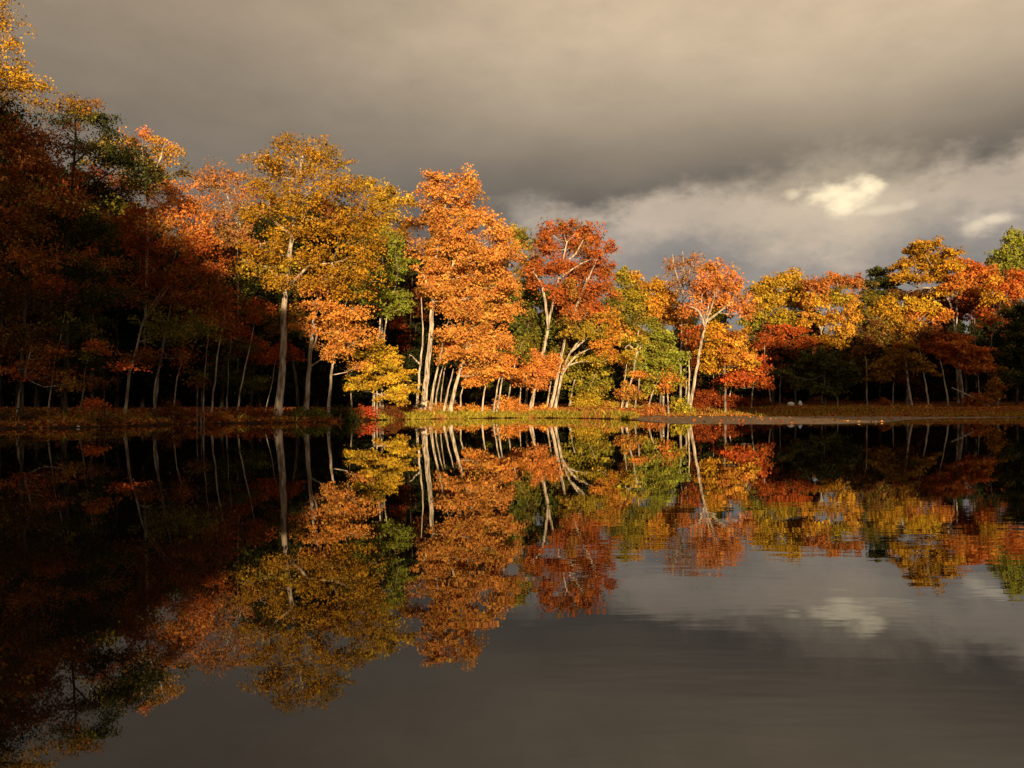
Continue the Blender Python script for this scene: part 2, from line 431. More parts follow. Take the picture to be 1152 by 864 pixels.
tree('hemlock_tree', 'dark olive hemlock between the leaning trunks left of the golden oak', 68,
     [[(250, 455), (252, 400), (256, 330)]],
     [(256, 330, 26, 14), (244, 360, 30, 14), (262, 390, 28, 14), (250, 420, 34, 14), (285, 430, 26, 12), (276, 320, 14, 10)],
     'darkgreen', 'olive', bark='dark', w=5, flat=.35, dens=.8)
# ---- centre
tree('maple_tree', 'blazing orange maple, the tallest tree of the sunlit point, on a thick cream trunk', 86,
     [[(476, 461), (480, 425), (485, 375), (487, 330), (492, 280), (502, 225)], [(468, 460), (472, 420), (476, 370), (474, 335)], [(484, 461), (489, 430), (497, 396), (500, 370)]],
     [(492, 200, 20, 9), (484, 214, 16, 9), (522, 204, 20, 9), (534, 214, 14, 8), (505, 225, 22, 14), (486, 238, 22, 9), (516, 236, 22, 9), (470, 250, 20, 7, None, 2), (500, 250, 26, 11), (536, 246, 24, 12), (515, 268, 36, 13), (560, 262, 22, 12),
      (570, 285, 18, 14), (545, 288, 32, 14), (490, 285, 24, 12), (478, 306, 18, 13), (512, 304, 32, 12), (560, 310, 24, 12), (505, 326, 34, 11), (545, 330, 34, 12), (570, 322, 16, 10), (486, 326, 18, 8),
      (530, 350, 34, 11), (556, 356, 22, 9), (508, 346, 22, 9), (455, 272, 12, 9, 'orange', 3)],
     (.70, .29, .065), 'peach', bark='white', w=[11, 4.5, 5], limbs=[([(487, 330), (480, 318), (476, 308)], 4), ([(496, 262), (488, 235), (486, 205)], 3.2), ([(503, 225), (515, 205), (524, 195)], 2.6), ([(487, 340), (505, 310), (512, 290)], 4), ([(474, 405), (466, 403), (461, 399)], 2)], dens=.92, flat=.50)
tree('maple_tree', 'orange maple with a leaning cream trunk just past the blazing orange maple', 85,
     [[(506, 460), (512, 435), (520, 410), (528, 380), (538, 350)], [(499, 460), (504, 438), (510, 415)]],
     [(530, 376, 36, 10), (556, 384, 22, 9), (505, 376, 22, 8), (536, 396, 30, 9), (560, 404, 18, 7), (510, 398, 18, 7), (566, 380, 12, 9), (545, 416, 20, 6), (576, 345, 14, 8)],
     (.70, .29, .065), 'peach', bark='white', w=[7, 4.5], dens=.95, flat=.48, limbs=[([(528, 392), (540, 386), (556, 384)], 2)])
tree('maple_tree', 'low orange maple with a stubby pale trunk, leaves hanging in flat sprays by the waterline', 86.5,
     [[(558, 459), (563, 438), (566, 415)], [(542, 460), (545, 440), (549, 424)]],
     [(560, 418, 20, 6), (578, 420, 14, 5), (545, 424, 16, 5), (530, 428, 14, 5), (566, 405, 14, 7)],
     'orange', 'peach', bark='pale', w=[4, 3.4], dens=1.0, flat=.33)
tree('oak_tree', 'dark trunked tree in the gap between the yellow spray and the orange maple', 92,
     [[(458, 456), (460, 420), (462, 370), (464, 300)]], [(462, 300, 16, 20, 'darkgreen'), (470, 340, 14, 16), (456, 385, 14, 10, 'darkred'), (448, 365, 12, 6, 'red')], 'brown', 'darkred', bark='brown', w=4.5, dens=.7)
tree('oak_tree', 'dark green oak filling the gap between orange maple and russet maple', 103,
     [[(592, 454), (594, 400), (594, 330)]],
     [(586, 272, 16, 12, 'leafgreen'), (598, 302, 16, 14), (580, 330, 18, 14), (602, 336, 18, 16), (588, 362, 22, 16), (612, 372, 22, 14), (590, 392, 24, 14, 'olive'), (578, 260, 10, 6, 'yolive'), (604, 405, 20, 8, 'olive')],
     'pine', 'green', bark='grey', w=5, dens=.9)
tree('maple_tree', 'tall russet maple with long bare pale limbs showing through a thin crown', 94.5,
     [[(597, 459), (604, 425), (614, 385), (620, 350), (628, 315), (638, 272)], [(620, 458), (628, 420), (636, 380), (648, 345), (661, 313)]],
     [(620, 262, 14, 9), (634, 256, 14, 8), (652, 258, 16, 9), (670, 266, 16, 9), (688, 278, 9, 7), (612, 280, 16, 10), (640, 276, 24, 11), (668, 284, 18, 10), (602, 300, 16, 12), (625, 300, 22, 12), (655, 304, 26, 13), (680, 306, 14, 12),
      (600, 318, 12, 9), (676, 326, 18, 14), (640, 326, 26, 12), (655, 344, 20, 9)],
     (.45, .125, .028), 'rust', bark='white', w=[6.5, 6.5],
     limbs=[([(617, 366), (612, 330), (606, 314), (600, 306)], 3.2), ([(637, 300), (648, 285), (656, 270)], 2.4), ([(642, 360), (655, 330), (668, 300), (674, 286)], 2.6), ([(640, 318), (648, 300), (668, 290)], 2), ([(636, 382), (650, 368), (656, 350)], 2)],
     dens=.74, m=84, leaf=1.0, flat=.7, mixc=.12)
tree('maple_tree', 'little orange maple in front of the russet maple, on a short leaning trunk', 91,
     [[(596, 462), (601, 442), (606, 425), (612, 405)]],
     [(612, 402, 14, 8), (602, 414, 18, 8), (618, 418, 12, 8), (606, 430, 16, 7), (590, 428, 12, 4), (620, 408, 10, 7)],
     'orange', 'salmon', bark='white', w=5, dens=1.0)
tree('maple_tree', 'orange and green maple on a pale trunk that fans into bare arching limbs', 93,
     [[(624, 459), (630, 432), (637, 405), (648, 388), (662, 374)]],
     [(664, 350, 18, 9, 'red'), (680, 356, 14, 10), (690, 368, 12, 12), (682, 386, 16, 12), (668, 376, 16, 8, 'yolive'), (688, 400, 12, 8), (648, 352, 18, 8, 'fadedorange'), (652, 372, 20, 9, 'yolive'), (672, 404, 14, 7, 'yolive'), (640, 358, 12, 6, 'olive')],
     'orange', 'gold', bark='white', w=5, limbs=[([(634, 420), (646, 402), (662, 393)], 3), ([(640, 400), (656, 384), (676, 366)], 3), ([(636, 414), (648, 408), (660, 406)], 2)], dens=.8)
tree('oak_tree', 'olive green oak low on the sunlit shore beneath the arching pale limbs', 100,
     [[(640, 458), (645, 435), (652, 410)], [(648, 459), (652, 440), (656, 415)]],
     [(650, 406, 26, 9), (668, 420, 24, 9), (640, 424, 22, 9), (660, 436, 22, 7), (636, 408, 14, 8), (680, 432, 14, 5), (664, 448, 16, 7, 'yolive')],
     'olive', 'yolive', bark='pale', w=[4, 3.4], dens=.95, flat=.38)
tree('oak_tree', 'yellow topped olive tree on the skyline just past the russet maple', 114,
     [[(704, 452), (704, 380), (704, 330)]],
     [(700, 308, 10, 8), (712, 312, 11, 7, 'gold'), (706, 328, 20, 12), (694, 342, 18, 11, 'olive'), (716, 342, 18, 11), (704, 360, 24, 12, 'olive'), (700, 380, 20, 12, 'yolive')],
     'yolive', 'olive', bark='grey', w=4, dens=.9)
tree('maple_tree', 'apricot gold maple with a rounded crown behind the bare topped tree', 114,
     [[(744, 452), (744, 390), (742, 340)]],
     [(734, 322, 15, 9), (748, 330, 18, 11), (730, 340, 18, 11), (756, 348, 20, 10), (736, 356, 22, 9), (766, 362, 14, 9)],
     'gold', 'orange', bark='grey', w=4, dens=.95)
tree('pine_tree', 'lime green pine of soft rounded boughs on the sunlit shore', 98,
     [[(746, 460), (746, 430), (742, 390), (738, 356)]],
     [(736, 362, 10, 7), (742, 378, 18, 9), (726, 388, 16, 8), (752, 396, 18, 9), (736, 404, 26, 9), (756, 412, 14, 7), (726, 418, 20, 7), (748, 424, 24, 8), (712, 404, 10, 5), (740, 438, 20, 6, 'yolive'), (762, 428, 10, 5, 'yolive')],
     'leafgreen', 'green', bark='pale', w=4, dens=1.05, flat=.38)
tree('ash_tree', 'thin ash with crossed pale stems and a few red sprays, before the lime green pine', 91.5,
     [[(704, 460), (710, 430), (716, 398), (718, 372)], [(699, 458), (702, 432), (705, 410)], [(714, 459), (718, 436), (721, 418)]],
     [(718, 420, 9, 4, 'orange'), (708, 436, 13, 5), (716, 446, 10, 5), (722, 380, 10, 5, 'yolive'), (700, 444, 9, 4), (708, 396, 12, 5, 'yolive')],
     'fadedorange', 'yolive', bark='pale', w=[4, 3, 3], dens=.8, flat=.35, limbs=[([(716, 395), (708, 388), (703, 392)], 2.4), ([(716, 398), (722, 388), (716, 382)], 2)])
tree('ash_tree', 'nearly bare tan topped tree on the skyline with upright pale stems', 110,
     [[(766, 456), (766, 400), (768, 340), (770, 300)], [(772, 456), (772, 390), (775, 340), (782, 310)]],
     [(762, 298, 14, 11), (776, 292, 16, 10), (786, 302, 13, 12), (768, 316, 18, 12), (752, 304, 9, 8), (784, 322, 12, 10)],
     'tan', 'fadedorange', bark='white', w=[4, 3], dens=.62, m=34, leaf=.8, flat=.7, twig=1.6, barkmul=.8,
     limbs=[([(769, 330), (760, 305), (756, 286)], 1.8), ([(770, 320), (778, 298), (782, 284)], 1.8), ([(769, 312), (769, 295), (768, 282)], 1.6), ([(768, 340), (780, 322), (790, 300)], 1.6)])
tree('maple_tree', 'salmon red maple on a slim white trunk forking high, last on the sunlit shore', 99,
     [[(775, 461), (782, 425), (789, 385), (795, 362), (798, 340)], [(774, 460), (775, 430), (776, 395)]],
     [(806, 302, 14, 9), (822, 308, 12, 8), (800, 318, 22, 10), (826, 324, 18, 10), (786, 332, 16, 10), (812, 338, 26, 9), (832, 342, 14, 10), (776, 350, 16, 9), (840, 352, 10, 7)],
     'salmon', 'orange', bark='white', w=[6, 4.5], limbs=[([(794, 366), (786, 350), (776, 345)], 3), ([(795, 364), (808, 352), (822, 340)], 3), ([(796, 358), (802, 340), (806, 318)], 2.4), ([(795, 362), (790, 345), (790, 330)], 2)], dens=.74, m=72, leaf=1.0, flat=.65)
tree('maple_tree', 'golden orange maple with a scarlet shoulder, last tree in the full sun', 101,
     [[(816, 458), (816, 430), (814, 395), (812, 375)]],
     [(806, 372, 18, 9, 'gold'), (824, 380, 18, 10), (800, 392, 18, 10, 'gold'), (826, 398, 22, 10), (810, 408, 20, 8, 'gold'), (842, 404, 16, 10), (850, 418, 16, 9, 'red'), (836, 426, 22, 7, 'red'), (816, 428, 14, 5, 'red'), (796, 414, 10, 6, 'gold'), (856, 432, 10, 6, 'red'), (780, 376, 12, 12, 'rust')],
     'orange', 'gold', bark='grey', w=3.5, dens=1.0, flat=.42)
# ---- right bank
tree('maple_tree', 'lemon yellow broad crown where the right bank begins, green beneath', 130,
     [[(870, 455), (870, 400), (872, 350)]],
     [(852, 326, 13, 8), (868, 318, 12, 8), (886, 312, 16, 9), (900, 322, 12, 8), (860, 340, 20, 10), (884, 336, 22, 11), (904, 340, 12, 10), (852, 360, 18, 10, 'leafgreen'), (876, 358, 24, 10, 'yolive'), (860, 380, 24, 12, 'pine'), (890, 384, 22, 12, 'pine')],
     'gold', 'yolive', bark='grey', w=4, dens=.95)
tree('birch_tree', 'golden birch with a bright white fork high up over the right bank', 125,
     [[(925, 458), (924, 420), (924, 385), (923, 366)]],
     [(918, 320, 16, 8, 'fadedorange'), (938, 314, 14, 7, 'fadedorange'), (956, 318, 14, 8, 'fadedorange'), (912, 338, 18, 10), (936, 334, 20, 10, 'yolive'), (956, 338, 12, 10), (908, 358, 14, 9), (934, 358, 18, 9), (950, 372, 14, 8), (960, 355, 9, 9), (930, 384, 20, 7, 'amber')],
     'gold', 'fadedorange', bark='white', w=3.6, limbs=[([(923, 372), (930, 354), (946, 338)], 3), ([(923, 370), (918, 358), (910, 352)], 2.2)], dens=.8)
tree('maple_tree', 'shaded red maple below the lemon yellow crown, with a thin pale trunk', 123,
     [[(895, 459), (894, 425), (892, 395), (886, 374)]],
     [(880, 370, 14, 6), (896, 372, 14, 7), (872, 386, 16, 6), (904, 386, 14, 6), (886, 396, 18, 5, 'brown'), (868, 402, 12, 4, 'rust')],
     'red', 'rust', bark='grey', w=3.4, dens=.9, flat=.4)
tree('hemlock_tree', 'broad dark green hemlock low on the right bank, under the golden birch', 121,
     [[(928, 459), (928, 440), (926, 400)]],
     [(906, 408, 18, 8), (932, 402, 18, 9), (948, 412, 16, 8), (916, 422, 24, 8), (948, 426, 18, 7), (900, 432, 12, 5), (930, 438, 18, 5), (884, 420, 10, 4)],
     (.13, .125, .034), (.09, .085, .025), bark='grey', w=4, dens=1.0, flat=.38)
tree('oak_tree', 'brown olive oak in shade between the dark hemlock and the layered bronze oak', 127,
     [[(974, 458), (974, 420), (976, 370)]],
     [(966, 352, 14, 14), (984, 366, 18, 12), (970, 384, 20, 12), (1000, 384, 22, 12), (990, 402, 24, 10), (966, 410, 14, 10), (1010, 366, 16, 10), (974, 336, 10, 8), (1016, 402, 16, 10)],
     'brown', 'olive', bark='dark', w=4, dens=.85)
tree('pine_tree', 'small dark pine top on the right skyline beside the bronze oak', 134,
     [[(990, 456), (990, 390), (990, 330)]],
     [(990, 306, 13, 5), (982, 318, 13, 6), (1002, 318, 14, 6), (990, 332, 20, 8), (996, 350, 22, 9)],
     'pine', 'darkgreen', bark='dark', w=4, dens=.9, flat=.4)
tree('oak_tree', 'layered bronze gold oak, highest crown of the right bank, on a bent grey trunk', 131,
     [[(1084, 460), (1080, 420), (1074, 372), (1068, 338), (1056, 312)], [(1078, 400), (1076, 360), (1077, 330)]],
     [(1036, 276, 14, 5), (1048, 274, 12, 5), (1026, 284, 11, 4), (1040, 288, 20, 6), (1064, 286, 14, 7), (1018, 298, 14, 6), (1046, 300, 20, 7), (1070, 300, 14, 8, 'gold'), (1014, 310, 14, 6, 'gold'), (1058, 312, 18, 7, 'gold'), (1030, 314, 12, 5), (1074, 318, 12, 8, 'orange'), (1060, 326, 14, 6, 'gold'), (1008, 330, 18, 8, 'brown', 3), (1036, 334, 24, 8, 'brown', 3), (1070, 350, 22, 14, 'darkred', 4), (1050, 345, 20, 10, 'brown', 4)],
     'amber', 'bronze', bark='pale', w=[6, 4], limbs=[([(1068, 338), (1060, 328), (1046, 324), (1034, 324)], 3.2), ([(1066, 336), (1064, 322), (1066, 306)], 2.4)], dens=.85, flat=.36)
tree('maple_tree', 'sunlit amber maple of puffy clumps below the bronze oak', 126,
     [[(1020, 461), (1021, 430), (1018, 390), (1014, 365)]],
     [(988, 344, 13, 8), (1000, 338, 10, 6), (1000, 352, 16, 7), (1034, 342, 16, 6, 'yellow'), (1046, 350, 18, 6), (1026, 354, 14, 6, 'orange'), (1058, 356, 10, 5, 'orange'), (1014, 368, 24, 8, 'bronze'), (1036, 372, 20, 8, 'brown')],
     'gold', 'amber', bark='grey', w=5, dens=1.0, limbs=[([(1021, 412), (1012, 400), (1002, 402)], 1.6)])
tree('maple_tree', 'scarlet orange rounded maple behind the bronze oak, below the green treetop', 134,
     [[(1098, 456), (1097, 400), (1096, 340)]],
     [(1080, 296, 8, 8, 'orange'), (1088, 310, 12, 10), (1104, 304, 15, 9), (1098, 322, 20, 10), (1114, 316, 8, 10), (1086, 332, 14, 8), (1100, 340, 20, 8, 'rust'), (1078, 348, 12, 7, 'rust')],
     'red', 'orange', bark='grey', w=4, dens=1.0)
tree('oak_tree', 'leafy green treetop on the skyline at the right edge', 142,
     [[(1146, 456), (1146, 390), (1144, 320)]],
     [(1140, 270, 14, 9), (1154, 268, 12, 8), (1128, 284, 12, 7), (1146, 284, 20, 9), (1116, 293, 12, 5, 'pine'), (1134, 298, 22, 8), (1160, 295, 14, 12), (1130, 312, 20, 8, 'pine')],
     'leafgreen', 'green', bark='dark', w=5, dens=.8, m=38)
tree('maple_tree', 'scarlet maple with amber clumps at the right edge, on a tall thin bent trunk', 122,
     [[(1111, 460), (1112, 425), (1115, 385), (1121, 356)]],
     [(1142, 312, 12, 8), (1130, 322, 12, 7), (1122, 318, 7, 5, 'gold'), (1118, 334, 9, 6, 'gold'), (1144, 328, 14, 8), (1128, 342, 16, 7), (1112, 356, 10, 5), (1158, 320, 12, 12), (1108, 350, 8, 5, 'rust')],
     'red', 'orange', bark='grey', w=3.6, dens=1.0)
tree('maple_tree', 'fiery red maple in flat layers low on the right bank behind the fallen log', 120,
     [[(1086, 460), (1087, 430), (1086, 405)]],
     [(1070, 388, 18, 5), (1092, 394, 20, 5), (1062, 396, 10, 4), (1084, 404, 20, 5), (1104, 404, 12, 5), (1098, 414, 16, 4), (1078, 380, 10, 4)],
     'red', 'orange', bark='dark', w=4.6, dens=1.05, flat=.32)
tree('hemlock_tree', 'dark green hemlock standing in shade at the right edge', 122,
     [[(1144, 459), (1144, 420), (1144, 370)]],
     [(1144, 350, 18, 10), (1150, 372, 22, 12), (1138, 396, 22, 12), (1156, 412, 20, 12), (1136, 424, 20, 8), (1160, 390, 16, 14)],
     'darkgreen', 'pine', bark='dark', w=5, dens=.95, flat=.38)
tree('oak_tree', 'copper brown small oak with drooping sprays under the amber maple', 120,
     [[(1004, 460), (1005, 435), (1008, 410)]],
     [(1000, 412, 18, 7), (1018, 400, 20, 8), (990, 424, 14, 5), (1012, 424, 14, 5, 'brown'), (1042, 414, 14, 5), (1030, 388, 16, 6, 'rust')],
     'bronze', 'brown', bark='grey', w=2.8, dens=.85, flat=.35)

# ---- thin young trunks that show in the gaps
SAP = [
    ('thin grey sapling leaning right, upper part lost in the brown oak at the far left', 53, [(54, 458), (60, 420), (70, 365), (78, 330)], 2.6, 'brown'),
    ('slender sapling with a slight lean in the darkness under the dark pine', 55, [(88, 458), (96, 420), (104, 370), (108, 345)], 2.6, 'brown'),
    ('straight pale sapling just past the bowed trunk of the red orange maple', 58.5, [(171, 455), (175, 430), (182, 395), (187, 370)], 3.2, 'olive'),
    ('dim sapling with a crooked stem near the dark red bank', 60, [(195, 455), (200, 425), (206, 400), (205, 380)], 2.4, 'olive'),
    ('long pale sapling leaning right in front of the dark olive hemlock', 62, [(237, 448), (243, 415), (250, 372), (257, 340)], 3.4, 'rust'),
    ('hair thin sapling trunk close beside the long pale leaning one', 62, [(228, 452), (230, 420), (234, 380), (236, 350)], 2.0, 'rust'),
    ('slim sapling leaning right, nearest on the left to the golden oak', 65, [(266, 456), (272, 430), (280, 395), (290, 350)], 3.0, 'rust'),
    ('thin dark sapling between the hemlock and the golden oak, standing straight', 66, [(255, 452), (256, 425), (258, 395), (264, 360)], 2.2, 'brown'),
    ('thin stem standing right beside the golden oak foot, leaning away from it', 67, [(298, 460), (304, 440), (309, 415), (312, 395)], 1.8, 'red'),
    ('pale thin stem rising from the yellow spray by the shore', 74, [(396, 452), (394, 425), (393, 400), (395, 380)], 2.4, 'peach'),
    ('thin cream sapling leaning right at the foot of the blazing orange maple', 87, [(489, 458), (494, 432), (500, 405), (505, 385)], 3.0, 'orange'),
    ('second thin sapling, browner, between the two cream trunked orange maples', 88, [(495, 450), (498, 430), (502, 408), (505, 395)], 2.2, 'orange'),
    ('short cream sapling in the grass past the leaning cream trunk', 87, [(517, 460), (519, 445), (522, 430), (526, 412)], 3.0, 'orange'),
    ('bright cream sapling nearest the water, at the low orange maple', 85.5, [(555, 463), (558, 445), (562, 425), (565, 412)], 3.4, 'orange'),
    ('pale sapling leaning right alone in the dark gap below the dark green oak', 92, [(570, 446), (575, 428), (581, 405), (585, 390)], 2.8, 'olive'),
    ('short dim sapling in the dark gap beside the little orange maple', 94, [(584, 450), (586, 435), (588, 422)], 2.2, 'rust'),
    ('pale sapling close beside the second trunk of the russet maple', 97, [(615, 458), (620, 430), (626, 405), (630, 390)], 3.0, 'olive'),
    ('pale stem leaning in the olive foliage beneath the arching limbs', 98, [(655, 458), (662, 440), (668, 425), (672, 410)], 2.6, 'yolive'),
    ('short cream forked sapling under the lime green pine', 95, [(729, 458), (733, 445), (738, 432)], 3.6, 'leafgreen'),
    ('rosy pale sapling at the lime green pine, on its sunny side', 95, [(752, 459), (751, 445), (750, 430)], 2.6, 'orange'),
    ('dim straight sapling in the shade past the slim white trunk', 106, [(800, 456), (802, 435), (803, 415), (804, 400)], 2.2, 'rust'),
    ('thin leaning sapling under the scarlet shoulder of the golden orange maple', 104, [(818, 458), (822, 440), (825, 425), (828, 408)], 2.6, 'red'),
    ('thin sapling under the outer scarlet sprays, paler than its neighbour', 106, [(845, 459), (847, 440), (848, 425), (849, 412)], 2.4, 'red'),
    ('pale sapling leaning left by the shaded red maple', 119, [(868, 459), (865, 435), (861, 408), (860, 385)], 2.8, 'rust'),
    ('slim upright stem behind the pale boulders', 128, [(877, 457), (878, 430), (880, 405), (880, 385)], 2.0, 'darkgreen'),
    ('thin trunk between the dark hemlock and the copper oak, leaning left at top', 122, [(976, 459), (975, 432), (974, 405), (972, 390)], 2.4, 'brown'),
    ('short thin trunk at the edge of the dark hemlock', 120, [(942, 459), (942, 447), (941, 436)], 2.2, 'darkgreen'),
    ('stout pale trunk with a flared foot in the middle of the right bank', 119, [(1026, 461), (1023, 440), (1020, 415), (1016, 392)], 4.6, 'bronze'),
    ('grey trunk leaning left beside the stout pale trunk', 120, [(1045, 461), (1042, 435), (1037, 408), (1032, 380)], 3.2, 'brown'),
    ('thin grey trunk leaning left with a kink, before the fiery red maple', 120, [(1068, 461), (1064, 435), (1059, 410), (1050, 385)], 3.0, 'rust'),
    ('dark thin trunk just past the fallen log', 121, [(1122, 460), (1123, 440), (1124, 425)], 2.6, 'bronze'),
    ('thin upright trunk between the fiery red maple and the tall bent trunk', 122, [(1102, 458), (1101, 430), (1101, 412)], 2.4, 'red'),
]
for lab, D, path, w, c in SAP:
    lit = 470 < path[0][0] < 770
    sapling(lab, D, path, w, color=c, bark='white', barkmul=1.0 if lit else .95 if path[0][0] < 470 else 1.1)  # bark colour lifted on the shaded right bank to make up for dim light

# thin clump of bare stems at the left waterline
T0 = tree('sapling', 'little clump of bare upright stems at the edge of the dark left bank', 58,
          [[(222, 463), (222, 445), (224, 428)], [(226, 463), (227, 447), (227, 437)], [(229, 463), (230, 450), (231, 440)]],
          [(226, 430, 8, 4)], 'brown', bark='grey', w=[1.4, 1.1, 1.0], cat='sapling', dens=.5, group='thin young trees along the shore')

# ---- shrubs
SHR = [
    ('round dark green shrub at the foot of the peach orange tree', 65.5, (350, 458), [(346, 457, 16, 7), (334, 460, 12, 5), (360, 459, 12, 6)], 'pine', 'green'),
    ('wide dark green shrub hanging over the water below the peach orange tree', 67.5, (380, 462), [(376, 460, 18, 8), (392, 463, 14, 6), (366, 463, 10, 5)], 'darkgreen', 'pine'),
    ('small crimson shrub glowing under the yellow spray', 72.5, (410, 462), [(406, 458, 8, 3.5), (418, 461, 7, 3.5), (412, 456, 8, 3)], 'crimson', 'red'),
    ('dark brown shrub at the sharp tip of the shaded bank', 75.5, (440, 464), [(438, 460, 12, 6), (448, 464, 9, 4)], 'brown', 'darkred'),
    ('orange bracken mound on the bank past the blazing orange maple', 88.5, (574, 458), [(570, 448, 14, 6), (584, 453, 12, 5), (560, 456, 10, 4)], 'orange', 'fadedorange'),
    ('low tawny bracken at the foot of the cream trunks', 87, (486, 462), [(482, 459, 16, 4), (500, 460, 12, 4)], 'fadedorange', 'yolive'),
    ('low orange bracken between the leaning cream trunk and the low orange maple', 87.5, (530, 461), [(528, 458, 14, 4), (544, 460, 10, 3.5)], 'orange', 'yolive'),
    ('orange fern clump beside the little orange maple foot', 90, (612, 463), [(610, 460, 11, 3.5), (622, 462, 9, 3)], 'orange', 'peach'),
    ('straw yellow bush on the slope under the olive oak', 96, (664, 460), [(660, 452, 16, 7), (676, 456, 14, 5), (650, 458, 10, 4)], 'yolive', 'gold'),
    ('straw coloured bush on the slope beneath the lime green pine', 93, (690, 462), [(688, 459, 14, 4), (704, 461, 12, 3.5)], 'yolive', 'fadedorange'),
    ('rusty bush at the water under the lime green pine', 92, (734, 464), [(733, 461, 12, 5), (739, 462, 10, 5)], 'fadedorange', 'rust'),
    ('yellow green bush beside the foot of the slim white trunk', 98, (766, 460), [(764, 451, 8, 6), (770, 456, 8, 5)], 'leafgreen', 'yellow'),
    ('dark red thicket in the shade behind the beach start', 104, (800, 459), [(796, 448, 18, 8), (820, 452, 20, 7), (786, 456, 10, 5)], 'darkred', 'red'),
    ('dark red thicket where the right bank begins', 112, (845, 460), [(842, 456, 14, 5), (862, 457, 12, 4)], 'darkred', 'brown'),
    ('rusty tangle around the upper end of the fallen log', 117, (1106, 461), [(1104, 452, 9, 5), (1098, 456, 10, 4), (1092, 450, 6, 4)], 'rust', 'fadedorange'),
    ('small rust bush standing alone in the middle of the right bank', 117, (996, 461), [(996, 455, 5, 4)], 'rust', 'brown'),
    ('copper bush at the right edge beside the dark hemlock', 119, (1121, 460), [(1121, 436, 7, 7), (1120, 446, 6, 5)], 'bronze', 'rust'),
    ('dark red bank shrub under the golden oak, on its left', 63.5, (285, 464), [(280, 460, 20, 4), (300, 462, 12, 4)], 'darkred', 'rust'),
    ('low russet shrub trailing on the left bank', 60, (225, 464), [(220, 461, 18, 4), (244, 463, 16, 4)], 'rust', 'darkred'),
    ('brown thorny looking shrub beneath the straight pale sapling', 58, (190, 462), [(192, 452, 14, 7), (180, 460, 14, 5), (204, 456, 10, 6)], 'brown', 'darkred'),
    ('dim low shrub at the waterline under the scarlet sprays', 50.5, (110, 466), [(112, 464, 16, 5), (130, 462, 12, 5)], 'brown', 'darkgreen'),
    ('dark shrub at the far left waterline', 49, (30, 470), [(30, 462, 22, 8), (0, 464, 20, 8)], 'darkgreen', 'brown'),
    ('red shrub beside the golden oak foot, on the side away from the lake bend', 66, (322, 466), [(322, 464, 9, 3), (332, 467, 10, 3)], 'darkred', 'red'),
]
for lab, D, foot, lobes, c1, c2 in SHR:
    fx, fy = foot
    stems = [[(fx + dx, fy), (fx + dx * 2, (fy + lobes[0][1]) / 2), (lobes[0][0] + dx * 3, lobes[0][1])] for dx in (-2, 0, 2)]
    g = P(fx, fy, D); gg = gz(g[0], g[1])
    dy = (g[2] - gg) / D * F                           # let the shrub sit on the ground
    lobes = [(a, b + dy * .7, rx, ry * 1.1) for a, b, rx, ry in lobes]
    stems = [[(a, b + dy * .7) for a, b in s] for s in stems]
    tree('shrub', lab, D, stems, lobes, c1, c2, group='shrubs along the bank', bark='brown', w=2.0, dens=1.5, m=34, tuft=.62, leaf=.8, cat='shrub', flat=.6)

# ================================================================== FOREST BEHIND: prototypes, then copies
def proto(seed_lobes, height, c):
    """A plain forest tree of unit colour round the origin; returns (crown mesh, trunk mesh)."""
    TC, TN = [], []
    B = Tubes()
    B.add([(0, 0, -.3), (rng.normal(0, .2), 0, height * .4), (rng.normal(0, .4), rng.normal(0, .3), height * .92)], [.24, .17, .05], step=1.4, sides=7, jit=.05, flare=True)
    for (x, y, z, r, rz) in seed_lobes:
        n = int(7.0 * (r * r + 2 * r * rz) / 3)
        q = rng.normal(0, 1, (n, 3)); q /= np.linalg.norm(q, axis=1)[:, None]
        t = np.array([x, y, z]) + q * rng.random((n, 1)) ** .4 * np.array([r, r, rz])
        TC.append(t); TN.append(q)
        B.add([(0, 0, max(1, z - r)), (x * .5, y * .5, z - .3 * r), (x, y, z)], [.09, .06, .02], step=1.2, sides=5)
    TC = np.vstack(TC); TN = np.vstack(TN)
    cc = np.ones((len(TC), 3)) * np.exp(rng.normal(0, .22, (len(TC), 1)))
    V, Fc, tint = leaves(TC, TN, cc, 26, .46, 1.05, .5)
    tint = np.clip(tint, .3, 1.8)
    return make_mesh('crown', V, Fc, LEAF, tint), B.mesh('trunk', np.zeros(3))


def blob_tree():
    L = []
    for k in range(11):
        z = rng.uniform(4.5, 17.5); rad = 3.4 * math.sin(math.pi * min(1, (z - 2) / 17) ** .8) + .4
        a = rng.uniform(0, 6.28); d = rng.uniform(.2, 1) * rad
        L.append((math.cos(a) * d, math.sin(a) * d, z, rng.uniform(1.4, 2.3), rng.uniform(.9, 1.5)))
    L.append((0, 0, 18.2, 1.6, 1.2))
    return L


def ever_tree():
    L = []
    for k in range(15):
        z = 2.2 + k * 1.15; rad = 3.6 * (1 - z / 21) + .5
        for j in range(2):
            a = rng.uniform(0, 6.28)
            L.append((math.cos(a) * rad * .6, math.sin(a) * rad * .6, z, rad * .62, .55))
    return L


PROTO = [proto(blob_tree(), 19, None) for _ in range(3)] + [proto(ever_tree(), 19.5, None) for _ in range(2)]


def forest_tree(kind, pi, x, y, height, c, label, group, wide=1.0, bark=(.16, .12, .09)):
    root = bpy.data.objects.new(kind, None); COL.objects.link(root)
    s = height / 19.5
    root.location = (x, y, gz(x, y) - .1); root.rotation_euler = (0, 0, rng.uniform(0, 6.28)); root.scale = (s * wide, s * wide, s)
    tag(root, label, 'tree', group)
    a = link('crown', PROTO[pi][0], root, c); b = link('trunk', PROTO[pi][1], root, bark)
    return root


